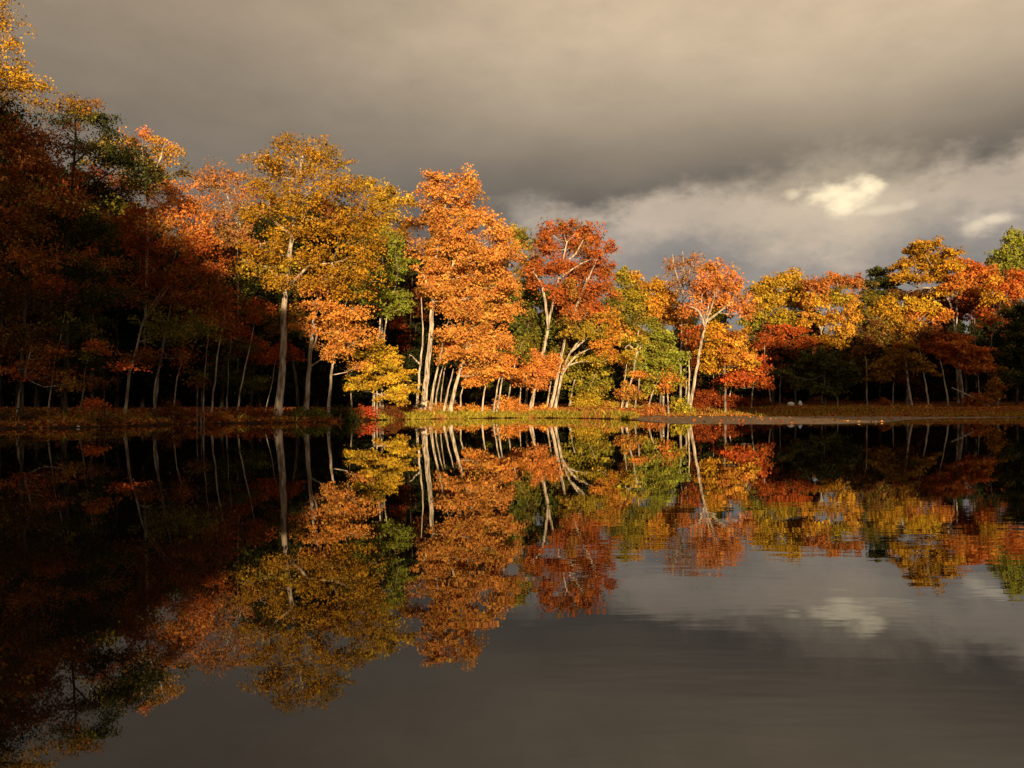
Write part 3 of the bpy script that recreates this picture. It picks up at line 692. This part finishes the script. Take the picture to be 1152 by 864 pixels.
sky_x = [-200, 0, 40, 60, 95, 130, 160, 200, 240, 280, 320, 350, 390, 430, 450, 470, 500, 540, 560, 590, 605, 640, 680, 700, 720, 750, 770, 800, 830, 850, 885, 930, 965, 990, 1020, 1045, 1080, 1110, 1140, 1160, 1300]
sky_y = [60, 90, 140, 150, 160, 190, 195, 215, 215, 210, 190, 175, 200, 225, 240, 250, 230, 240, 270, 285, 290, 285, 300, 322, 325, 330, 310, 315, 330, 338, 330, 330, 335, 335, 320, 310, 310, 312, 295, 290, 290]
shore_px = np.array([p[0] for p in _edge_px]); shore_D = np.array([CAMZ * F / (p[1] - HOR) for p in _edge_px])
ZONES = [  # px from, px to, first depth behind..., text
    (-160, 260, 'behind the dark left bank'), (260, 470, 'behind the golden oak'), (470, 850, 'behind the sunlit orange shore'), (850, 1320, 'behind the shaded right bank')]
n_f = 0
for row, (d0, up) in enumerate([(17, 80), (23, 45), (27, 62), (30, 26), (39, 18), (50, 12), (60, 30)]):
    step = [26, 24, 18, 26, 30, 36, 20][row]
    px = -160.0
    while px < 1310:
        xx = px + rng.uniform(-9, 9)
        sd = float(np.interp(xx, shore_px, shore_D))
        if 480 < xx < 720: sd = max(sd, 92)
        if xx > 690: sd = max(sd, 102 + 14 * float(sstep(800, 900, xx)))
        D = sd + d0 + rng.uniform(-2.5, 2.5)
        x = (xx - 576) / F * D
        top = float(np.interp(xx, sky_x, sky_y)) + up + rng.uniform(0, 40)
        z = CAMZ + (HOR - top) / F * D
        h = z - gz(x, D)
        if h > 4:
            zone = [t for a, b, t in ZONES if a <= xx < b]
            u = rng.random()
            pi = int(rng.integers(0, 5))
            hid = xx < -130 or xx > 1215
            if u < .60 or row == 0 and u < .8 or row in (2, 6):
                kn, lb, c = 'hemlock_tree', 'dark evergreen tree deep in the wood', C['darkgreen']  # the near-black interior of the wood is put into this leaf colour
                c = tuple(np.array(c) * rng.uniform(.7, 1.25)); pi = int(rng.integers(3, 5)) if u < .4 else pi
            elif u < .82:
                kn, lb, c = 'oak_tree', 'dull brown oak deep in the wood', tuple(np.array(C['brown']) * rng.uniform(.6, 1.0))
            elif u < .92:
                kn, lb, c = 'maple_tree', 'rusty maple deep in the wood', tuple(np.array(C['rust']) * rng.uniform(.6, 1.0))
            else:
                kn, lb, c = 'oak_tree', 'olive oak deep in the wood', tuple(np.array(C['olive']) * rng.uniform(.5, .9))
            if not hid:
                zn = zone[0]
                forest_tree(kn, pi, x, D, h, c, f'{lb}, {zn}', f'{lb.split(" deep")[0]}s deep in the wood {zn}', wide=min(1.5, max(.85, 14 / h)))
                n_f += 1
        px += step

# ================================================================== the wood on the viewer's side of the lake (its shade falls on both banks)
AZ, ELEV = math.radians(-4.0), math.radians(7.0)           # the sun stands low behind the viewer, a little to the right
LX, LY, LZ = math.sin(AZ) * math.cos(ELEV), math.cos(AZ) * math.cos(ELEV), -math.sin(ELEV)
sh_px = [-120, 0, 60, 110, 150, 190, 220, 250, 300, 330, 352, 374, 388, 398]
sh_py = [50, 104, 130, 165, 224, 280, 296, 312, 340, 356, 376, 416, 447, 462]
sh_px2 = [788, 806, 842, 862, 890, 960, 1000, 1050, 1100, 1150, 1300]
sh_py2 = [464, 450, 438, 402, 378, 372, 372, 366, 350, 340, 335]


def shade_heights(pxs, pys, Dmin):
    out = []
    for px_, py_ in zip(pxs, pys):
        D = float(np.interp(px_, shore_px, shore_D)) + 4
        D = max(D, Dmin)
        q = P(px_, py_, D)
        out.append(q)
    return out


def behind(q, Y):
    k = (q[1] - Y) / LY
    return q[0] - LX * k, q[2] - LZ * k


for (pxs, pys, dmin, side) in ((sh_px, sh_py, 0, 'left'), (sh_px2, sh_py2, 119, 'right')):
    Q = shade_heights(pxs, pys, dmin)
    for Y in (-17.0, -23.0, -29.0, -35.0):
        pts = sorted(behind(q, Y) for q in Q)
        xs = [p[0] for p in pts]; zs = [p[1] for p in pts]
        lo, hi = (xs[0] - 10, xs[-1]) if side == 'left' else (xs[0], xs[-1] + 10)
        x = lo + rng.uniform(0, 2)
        while x < hi:
            z = float(np.interp(x, xs, zs)) + rng.uniform(-1.5, .5)
            g = gz(x, Y)
            wide = .8
            forest_tree('oak_tree', int(rng.integers(0, 5)), x, Y + rng.uniform(-1.5, 1.5), z - g + .3, tuple(np.array(C['bronze']) * .8),
                        'oak of the wood on the near side of the lake, behind the viewer', 'oaks on the near side of the lake', wide=wide)
            x += 3.4 * max(.8, (z / 24))

# ================================================================== small things on the bank
T = Tubes()
a, b = P(1070, 436, 116), P(1112, 454, 116.5)
b[2] = gz(b[0], b[1]) + .15
T.add([b, (a + b) / 2 + np.array([0, 0, .1]), a], [.20, .15, .07], step=.6, sides=8, jit=.03)
log = link('fallen_log', T.mesh('trunk', b), None, BARKS['pale']); log.location = b
tag(log, 'pale fallen trunk propped aslant on the right bank, before the fiery red maple', 'log')
T = Tubes()
a, b = P(398, 452, 66), P(372, 461, 64.8)
def rock(label, px, py, D, s, sq):
    import bmesh
    bm = bmesh.new(); bmesh.ops.create_icosphere(bm, subdivisions=3, radius=1)
    off = rng.uniform(0, 50, 3)
    for v in bm.verts:
        c = np.array(v.co)
        n = .16 * math.sin(3.1 * c[0] + off[0]) * math.cos(2.7 * c[1] + off[1]) + .10 * math.sin(6.3 * c[2] + off[2] + 4 * c[0]) + .05 * math.sin(13 * c[1] + 9 * c[2])
        v.co = Vector(c * (1 + n) * np.array(sq) * s)
    me = bpy.data.meshes.new('boulder'); bm.to_mesh(me); bm.free()
    for p in me.polygons: p.use_smooth = True
    m, t = nt_new('pale_stone'); N, L = t.nodes, t.links
    o = N.new('ShaderNodeOutputMaterial'); d = N.new('ShaderNodeBsdfDiffuse'); nz = N.new('ShaderNodeTexNoise'); nz.inputs['Scale'].default_value = 3
    r = N.new('ShaderNodeValToRGB'); r.color_ramp.elements[0].color = (.74, .71, .66, 1); r.color_ramp.elements[1].color = (.90, .88, .85, 1)
    L.new(nz.outputs['Fac'], r.inputs[0]); L.new(r.outputs[0], d.inputs[0]); L.new(d.outputs[0], o.inputs[0])
    me.materials.append(m)
    ob = link('boulder', me); x = (px - 576) / F * D
    ob.location = (x, D, max(gz(x, D) + .1, P(px, py, D)[2]))
    return tag(ob, label, 'boulder')


rock('rounded pale boulder beside the thin trunk of the shaded red maple, away from the hemlock', 889.5, 455.0, 117.5, .52, (.9, .7, .85))
rock('smaller whiter boulder beside the thin trunk of the shaded red maple, on the hemlock side', 900, 454.5, 117.5, .5, (.62, .6, .95))
rock('pale stone at the waterline under the low rusty maple', 88, 481, 48.4, .07, (1.6, .8, .5))

# ================================================================== ground, grass, litter
def axis(segs):
    out = []
    for a, b, n in segs: out += list(np.linspace(a, b, n, endpoint=False))
    return np.array(out + [segs[-1][1]])


gx = axis([(-2500, -200, 16), (-200, -70, 32), (-70, 130, 330), (130, 240, 26), (240, 2500, 16)])
gy = axis([(-2500, -100, 16), (-100, -8, 24), (-8, 40, 70), (40, 130, 190), (130, 220, 50), (220, 2500, 20)])
GX, GY = np.meshgrid(gx, gy)
X, Y = GX.ravel(), GY.ravel()
d = shore_distance(X, Y)
Z = terrain_z(X, Y, d)
n0, n1 = GX.shape
idx = np.arange(n0 * n1).reshape(n0, n1)
faces = np.stack([idx[:-1, :-1], idx[:-1, 1:], idx[1:, 1:], idx[1:, :-1]], -1).reshape(-1, 4)
zone = np.stack([sand_mask(X, Y), sstep(.2, 1.2, d) * (1 - sstep(2.5, 5.5, d + 1.2 * wob(X, Y, .4, 9))) * (.25 + .75 * sstep(400, 450, 576 + F * X / np.maximum(Y, 1)) * (1 - sstep(760, 830, 576 + F * X / np.maximum(Y, 1)))), sstep(-.1, .8, d)], 1)   # sand, grass fringe, dry land

m, t = nt_new('ground'); N, L = t.nodes, t.links
out = N.new('ShaderNodeOutputMaterial'); dif = N.new('ShaderNodeBsdfDiffuse')
at = N.new('ShaderNodeAttribute'); at.attribute_name = 'tint'
sp = N.new('ShaderNodeSeparateColor'); L.new(at.outputs['Color'], sp.inputs[0])
geo = N.new('ShaderNodeNewGeometry')


def noise(scale, detail=6, vec=None, rough=.6):
    n = N.new('ShaderNodeTexNoise'); n.inputs['Scale'].default_value = scale; n.inputs['Detail'].default_value = detail; n.inputs['Roughness'].default_value = rough
    L.new(vec or geo.outputs['Position'], n.inputs['Vector'])
    return n.outputs['Fac']


def ramp(fac, stops):
    r = N.new('ShaderNodeValToRGB'); e = r.color_ramp.elements
    while len(e) < len(stops): e.new(.5)
    for q, (p_, c_) in zip(e, stops): q.position = p_; q.color = (*c_, 1)
    L.new(fac, r.inputs[0]); return r.outputs[0]


def mixc(fac, a, b, mode='MIX'):
    x = N.new('ShaderNodeMix'); x.data_type = 'RGBA'; x.blend_type = mode
    if isinstance(fac, float): x.inputs[0].default_value = fac
    else: L.new(fac, x.inputs[0])
    L.new(a, x.inputs[6]); L.new(b, x.inputs[7]); return x.outputs[2]


litter = ramp(noise(2.6, 8, rough=.75), [(.25, (.035, .016, .008)), (.45, (.13, .045, .014)), (.6, (.26, .085, .02)), (.75, (.36, .17, .04))])
grass = ramp(noise(1.3, 8, rough=.7), [(.3, (.06, .055, .012)), (.5, (.16, .15, .02)), (.7, (.30, .24, .035))])
sand = ramp(noise(.9, 7, rough=.65), [(.3, (.17, .115, .072)), (.55, (.34, .24, .155)), (.75, (.46, .34, .23))])
gm = N.new('ShaderNodeMath'); gm.operation = 'MULTIPLY'
L.new(sp.outputs[1], gm.inputs[0]); L.new(ramp(noise(.35, 4), [(.40, (0, 0, 0)), (.55, (1, 1, 1))]), gm.inputs[1])
c_ = mixc(gm.outputs[0], litter, grass)
c_ = mixc(sp.outputs[0], c_, sand)
mud = N.new('ShaderNodeRGB'); mud.outputs[0].default_value = (.03, .022, .014, 1)
c_ = mixc(sp.outputs[2], mud.outputs[0], c_)
L.new(c_, dif.inputs['Color'])
bp = N.new('ShaderNodeBump'); bp.inputs['Strength'].default_value = .7; bp.inputs['Distance'].default_value = .12
L.new(noise(4, 6), bp.inputs['Height']); L.new(bp.outputs[0], dif.inputs['Normal'])
L.new(dif.outputs[0], out.inputs['Surface'])
g = link('ground', make_mesh('ground', np.stack([X, Y, Z], 1), faces, m, zone, smooth=True)); tag(g, kind='structure')


def shore_points(n, dmin, dmax, px0=-60, px1=1220, margin=6):
    res = []
    while sum(len(r) for r in res) < n:
        px_ = rng.uniform(px0, px1, n * 2); D = np.interp(px_, shore_px, shore_D) + rng.uniform(-1, dmax + margin, n * 2)
        x = (px_ - 576) / F * D
        dd = shore_distance(x, D)
        ok = (dd > dmin) & (dd < dmax) & (sand_mask(x, D) < .4)
        res.append(np.stack([x, D], 1)[ok])
    return np.vstack(res)[:n]


def right_bank(n, y0, y1, on_sand=False):
    px_ = rng.uniform(700, 1230, n); D = rng.uniform(y0, y1, n) - 12 * (px_ > 1050)
    x = (px_ - 576) / F * D
    ok = (shore_distance(x, D) > .2) & ((sand_mask(x, D) < .5) | on_sand)
    return np.stack([x, D], 1)[ok]


# grass blades along the bank
q = np.vstack([shore_points(13000, .15, 4.5, 425, 790), shore_points(9000, .1, 1.6, 425, 790), shore_points(2600, .2, 5), right_bank(9000, 90, 112)])
z = terrain_z(q[:, 0], q[:, 1])
n = len(q); hgt = rng.uniform(.12, .42, n) * np.exp(rng.normal(0, .3, n)); wd = rng.uniform(.03, .07, n)
ang = rng.uniform(0, 6.28, n); lean = rng.normal(0, .35, (n, 2)) * hgt[:, None]
dx = np.stack([np.cos(ang), np.sin(ang), 0 * ang], 1) * wd[:, None]
b0 = np.stack([q[:, 0], q[:, 1], z - .03], 1); mid = b0 + np.stack([lean[:, 0] * .3, lean[:, 1] * .3, hgt * .55], 1); tip = b0 + np.stack([lean[:, 0], lean[:, 1], hgt], 1)
V = np.stack([b0 - dx, b0 + dx, mid + dx * .7, tip], 1).reshape(-1, 3)
patch = (wob(q[:, 0], q[:, 1], .28, 12) + .5 * wob(q[:, 0], q[:, 1], 1.1, 4) > -.1)[:, None]; hgt = hgt * (.55 + .7 * (wob(q[:, 0], q[:, 1], .5, 21) * .5 + .5))
cg = np.where(patch, np.array([.30, .24, .028]), np.array([.38, .19, .04])) * np.exp(rng.normal(0, .3, (n, 1)))
o = link('grass', make_mesh('grass', V, np.arange(n * 4).reshape(n, 4), LEAF, np.repeat(cg, 4, 0)), None, (1, 1, 1)); tag(o, 'short yellow green grass along the water edge', 'grass', kind='stuff')
# fallen leaves
q = np.vstack([shore_points(26000, .1, 13, margin=14), right_bank(16000, 88, 124), right_bank(420, 58, 96, True)]); z = terrain_z(q[:, 0], q[:, 1])
pal = np.array([C['orange'], C['rust'], C['red'], C['brown'], C['fadedorange'], C['tan']])[rng.integers(0, 6, len(q))]
V, Fc, ti = leaves(np.stack([q[:, 0], q[:, 1], z + .05], 1), np.tile([0, 0, 1.], (len(q), 1)), pal * .9, 2, .22, .18, .25, spread=.6)
V[:, 2] = np.maximum(V[:, 2], np.repeat(np.repeat(z, 2), 4) + .005)
o = link('fallen_leaves', make_mesh('fallen_leaves', V, Fc, LEAF, ti), None, (1, 1, 1)); tag(o, 'carpet of fallen orange and brown leaves under the trees', 'leaves', kind='stuff')

# ================================================================== water
m, t = nt_new('lake_water'); N, L = t.nodes, t.links
out = N.new('ShaderNodeOutputMaterial')
geo = N.new('ShaderNodeNewGeometry')


def M(op, a, b=None, c=None):
    n = N.new('ShaderNodeMath'); n.operation = op
    for i, v in enumerate((a, b, c)):
        if v is None: continue
        if isinstance(v, (int, float)): n.inputs[i].default_value = v
        else: L.new(v, n.inputs[i])
    return n.outputs[0]


def mapped(scale, rot=0):
    mp = N.new('ShaderNodeMapping'); mp.inputs['Scale'].default_value = scale; mp.inputs['Rotation'].default_value = (0, 0, rot)
    L.new(geo.outputs['Position'], mp.inputs['Vector']); return mp.outputs[0]


n1 = noise(1.0, 2, mapped((1.1, 4.2, 1), .06), .5)                  # small wind ripples
n2 = noise(1.0, 2, mapped((.35, 1.1, 1), -.05), .5)                  # long faint undulation of the calm water
n3 = noise(1.0, 2, mapped((.22, .40, 1)), .5)


def SS(v, a, b):
    n = N.new('ShaderNodeMapRange'); n.interpolation_type = 'SMOOTHSTEP'
    n.inputs[1].default_value = a; n.inputs[2].default_value = b
    L.new(v, n.inputs[0]); return n.outputs[0]


sep = N.new('ShaderNodeSeparateXYZ'); L.new(geo.outputs['Position'], sep.inputs[0])
breeze = M('MULTIPLY', SS(sep.outputs[1], 15, 6), SS(M('SUBTRACT', sep.outputs[0], M('MULTIPLY', sep.outputs[1], .10)), -1.6, 1.2))  # a breath of wind on the open, near water
breeze = M('MULTIPLY', breeze, SS(n3, .30, .62))
hgt = M('ADD', M('MULTIPLY', M('MULTIPLY', n1, .0024), M('ADD', breeze, .02)), M('MULTIPLY', n2, .0007))
bp = N.new('ShaderNodeBump'); bp.inputs['Strength'].default_value = 1; bp.inputs['Distance'].default_value = 1.0
L.new(hgt, bp.inputs['Height'])
gl = N.new('ShaderNodeBsdfGlossy'); gl.inputs['Roughness'].default_value = .012; gl.inputs['Color'].default_value = (1, 1, 1, 1)
body = N.new('ShaderNodeBsdfDiffuse'); body.inputs['Color'].default_value = (.0035, .0028, .002, 1)
fr = N.new('ShaderNodeFresnel'); fr.inputs['IOR'].default_value = 1.52
L.new(bp.outputs[0], gl.inputs['Normal']); L.new(bp.outputs[0], fr.inputs['Normal'])
mx = N.new('ShaderNodeMixShader')
L.new(fr.outputs[0], mx.inputs[0]); L.new(body.outputs[0], mx.inputs[1]); L.new(gl.outputs[0], mx.inputs[2]); L.new(mx.outputs[0], out.inputs['Surface'])
V = np.array([(-75, -12, 0), (145, -12, 0), (145, 112, 0), (-75, 112, 0)], float)
w = link('lake_water', make_mesh('lake_water', V, np.array([[0, 1, 2, 3]]), m)); tag(w, kind='structure')

# ================================================================== sky
world = bpy.data.worlds.new('World'); scene.world = world; world.use_nodes = True
t = world.node_tree; N, L = t.nodes, t.links
N.clear()
out = N.new('ShaderNodeOutputWorld'); bg = N.new('ShaderNodeBackground'); L.new(bg.outputs[0], out.inputs[0])
bg.inputs['Strength'].default_value = .1
sky = N.new('ShaderNodeTexSky'); sky.sky_type = 'NISHITA'; sky.sun_disc = False
sky.sun_elevation = ELEV; sky.sun_rotation = math.pi + AZ
tc = N.new('ShaderNodeTexCoord'); sep = N.new('ShaderNodeSeparateXYZ'); L.new(tc.outputs['Generated'], sep.inputs[0])
sx, sy, sz = sep.outputs
hyp = M('SQRT', M('ADD', M('MULTIPLY', sx, sx), M('MULTIPLY', sy, sy)))
E = M('DIVIDE', sz, M('MAXIMUM', hyp, .001))                        # tangent of the elevation
A = M('ARCTAN2', sx, sy)                                            # azimuth from straight ahead
U = M('TANGENT', M('MAXIMUM', M('MINIMUM', A, 1.2), -1.2))
front = M('GREATER_THAN', sy, 0)


def SS(v, a, b):
    n = N.new('ShaderNodeMapRange'); n.interpolation_type = 'SMOOTHSTEP'
    n.inputs[1].default_value = a; n.inputs[2].default_value = b
    L.new(v, n.inputs[0]); return n.outputs[0]


def RGB(c):
    n = N.new('ShaderNodeRGB'); n.outputs[0].default_value = (*c, 1); return n.outputs[0]


def comb(x, y, z):
    n = N.new('ShaderNodeCombineXYZ')
    for i, v in enumerate((x, y, z)):
        if isinstance(v, (int, float)): n.inputs[i].default_value = v
        else: L.new(v, n.inputs[i])
    return n.outputs[0]


zz = M('ADD', M('MAXIMUM', sz, 0), .10)
deck = comb(M('DIVIDE', sx, zz), M('DIVIDE', sy, zz), 0.3)          # the cloud deck seen in perspective
def centred(scale, detail, vec, rough=.55): return M('SUBTRACT', noise(scale, detail, vec, rough), .5)
nA = centred(.55, 5, deck)                                           # broad swells
nB = centred(1.7, 6, deck)
nC = centred(5.5, 7, comb(A, M('MULTIPLY', E, 1.6), 0.0), .6)       # billows along the low band
nD = centred(14, 6, comb(A, M('MULTIPLY', E, 1.7), 3.0), .6)


def px2u(px): return (px - 576) / F
def py2e(py): return (HOR - py) / F


k = 10.0                                                             # background strength is .1
# the dark deck: dark low, lighter higher up; unseen zenith darkened to cut ambient light
nE = centred(38, 5, comb(A, M('MULTIPLY', E, 1.5), 7.0), .6)
Ew = M('ADD', E, M('MULTIPLY', nA, .16))
deckc = ramp(Ew, [(.12, (.100, .091, .087)), (.25, (.092, .082, .075)), (.31, (.180, .151, .120)), (.39, (.300, .246, .183)), (.47, (.42, .338, .245)), (.62, (.42, .335, .24)), (1.0, (.07, .06, .05))])
left = ramp(E, [(.1, (.120, .107, .096)), (.33, (.132, .110, .088)), (.50, (.190, .151, .112)), (1.0, (.07, .06, .05))])
deckc = mixc(M('MULTIPLY', SS(M('ADD', U, M('MULTIPLY', nA, .5)), .10, -.42), .88), deckc, left)    # duller on the left
shade = M('ADD', 1.0, M('ADD', M('ADD', M('MULTIPLY', nB, .50), M('MULTIPLY', nD, .22)), M('MULTIPLY', nC, .30)))
# lower bright bank of cloud on the right
edge = M('ADD', .262, M('MULTIPLY', U, .022))
edge = M('ADD', edge, M('MULTIPLY', nC, .17))
edge = M('ADD', edge, M('MULTIPLY', nD, .05))
low = SS(M('SUBTRACT', edge, E), -.020, .030)
low = M('MULTIPLY', low, SS(M('ADD', U, M('MULTIPLY', nC, .2)), px2u(490), px2u(680)))
under = M('MULTIPLY', M('MULTIPLY', SS(M('SUBTRACT', E, edge), .13, .01), SS(U, -.25, .05)), .24)
shade = M('MULTIPLY', shade, M('SUBTRACT', 1.0, M('MULTIPLY', under, M('SUBTRACT', 1.0, low))))      # the deck is thickest along its lower edge
bank = ramp(M('ADD', M('MULTIPLY', E, 2.0), M('ADD', M('MULTIPLY', nC, .42), M('MULTIPLY', nD, .20))), [(.24, (.165, .158, .160)), (.36, (.205, .187, .178)), (.46, (.345, .290, .240)), (.60, (.345, .286, .230))])
cl = mixc(low, deckc, bank)
sh = N.new('ShaderNodeMix'); sh.data_type = 'RGBA'; sh.blend_type = 'MULTIPLY'; sh.inputs[0].default_value = 1
L.new(cl, sh.inputs[6]); L.new(comb(shade, shade, shade), sh.inputs[7]); cl = sh.outputs[2]


def lobe_r(px, py, rx, ry):
    a = M('DIVIDE', M('SUBTRACT', U, px2u(px)), rx / F); b = M('DIVIDE', M('SUBTRACT', E, py2e(py) / math.sqrt(1 + px2u(px) ** 2)), ry / F)
    return M('SQRT', M('ADD', M('MULTIPLY', a, a), M('MULTIPLY', b, b)))


def gap(lobes, soft, amp, rag=2.2):
    """A ragged break in the cloud made of several joined openings."""
    r = None
    for l in lobes:
        q = lobe_r(*l)
        r = q if r is None else M('SMOOTH_MIN', r, q, .35)
    r = M('ADD', r, M('MULTIPLY', M('ADD', M('MULTIPLY', nE, .8), M('MULTIPLY', nD, .8)), rag))
    return M('MULTIPLY', M('MULTIPLY', SS(r, 1.0 + soft, 1.0 - soft), amp), front)


cl = mixc(gap([(948, 226, 90, 40)], .98, .62, 1.4), cl, RGB((.46, .385, .29)))
cl = mixc(gap([(934, 218, 24, 8), (950, 228, 15, 13), (976, 211, 14, 8), (958, 220, 22, 9)], .95, .95, 3.0), cl, RGB((.76, .665, .47)))
cl = mixc(gap([(893, 218, 9, 4)], .9, .6, 2.0), cl, RGB((.62, .54, .38)))
cl = mixc(gap([(988, 237, 24, 4)], .9, .55, 1.8), cl, RGB((.60, .52, .38)))
cl = mixc(gap([(1098, 252, 17, 9), (1116, 247, 18, 5)], .9, .72, 2.8), cl, RGB((.62, .54, .42)))
cl = mixc(gap([(1022, 231, 7, 4)], .8, .35), cl, RGB((.55, .49, .40)))
cl = mixc(gap([(602, 242, 24, 16)], .9, .40), cl, RGB((.42, .37, .32)))
behindf = SS(sy, .25, -.35)  # unseen sky behind the viewer, its level chosen for the ambient light
cl = mixc(behindf, cl, RGB((.265, .222, .172)))
kk = N.new('ShaderNodeMix'); kk.data_type = 'RGBA'; kk.blend_type = 'MULTIPLY'; kk.inputs[0].default_value = 1
L.new(cl, kk.inputs[6]); kk.inputs[7].default_value = (k * 1.05, k, k * .93, 1)
fin = mixc(.96, sky.outputs[0], kk.outputs[2])
L.new(fin, bg.inputs['Color'])

# ================================================================== sun
sl = bpy.data.lights.new('sun', 'SUN'); sl.energy = 5.0; sl.angle = math.radians(.5); sl.color = (1.0, .74, .44)
so = bpy.data.objects.new('sun', sl); COL.objects.link(so)
so.rotation_euler = Vector((LX, LY, LZ)).to_track_quat('-Z', 'Y').to_euler()
so.location = (-30, -100, 60)

# ================================================================== camera
cd = bpy.data.cameras.new('camera'); cam = bpy.data.objects.new('camera', cd); COL.objects.link(cam)
cam.location = (0, 0, CAMZ); cam.rotation_euler = (math.radians(90), 0, 0)
cd.sensor_width = 36; cd.lens = 36 * F / W; cd.shift_y = (HOR - H / 2) / W
cd.clip_start = .05; cd.clip_end = 6000
scene.camera = cam

scene.view_settings.view_transform = 'Standard'
scene.view_settings.look = 'None'
scene.view_settings.exposure = .55
scene.view_settings.gamma = 1
scene.cycles.max_bounces = 4; scene.cycles.diffuse_bounces = 2; scene.cycles.glossy_bounces = 2; scene.cycles.transmission_bounces = 2
scene.cycles.use_denoising = True
scene.cycles.denoiser = 'OPENIMAGEDENOISE'
scene.cycles.denoising_prefilter = 'ACCURATE'
print('forest trees', n_f, 'leaves', sum(s[1] for s in SEEN))
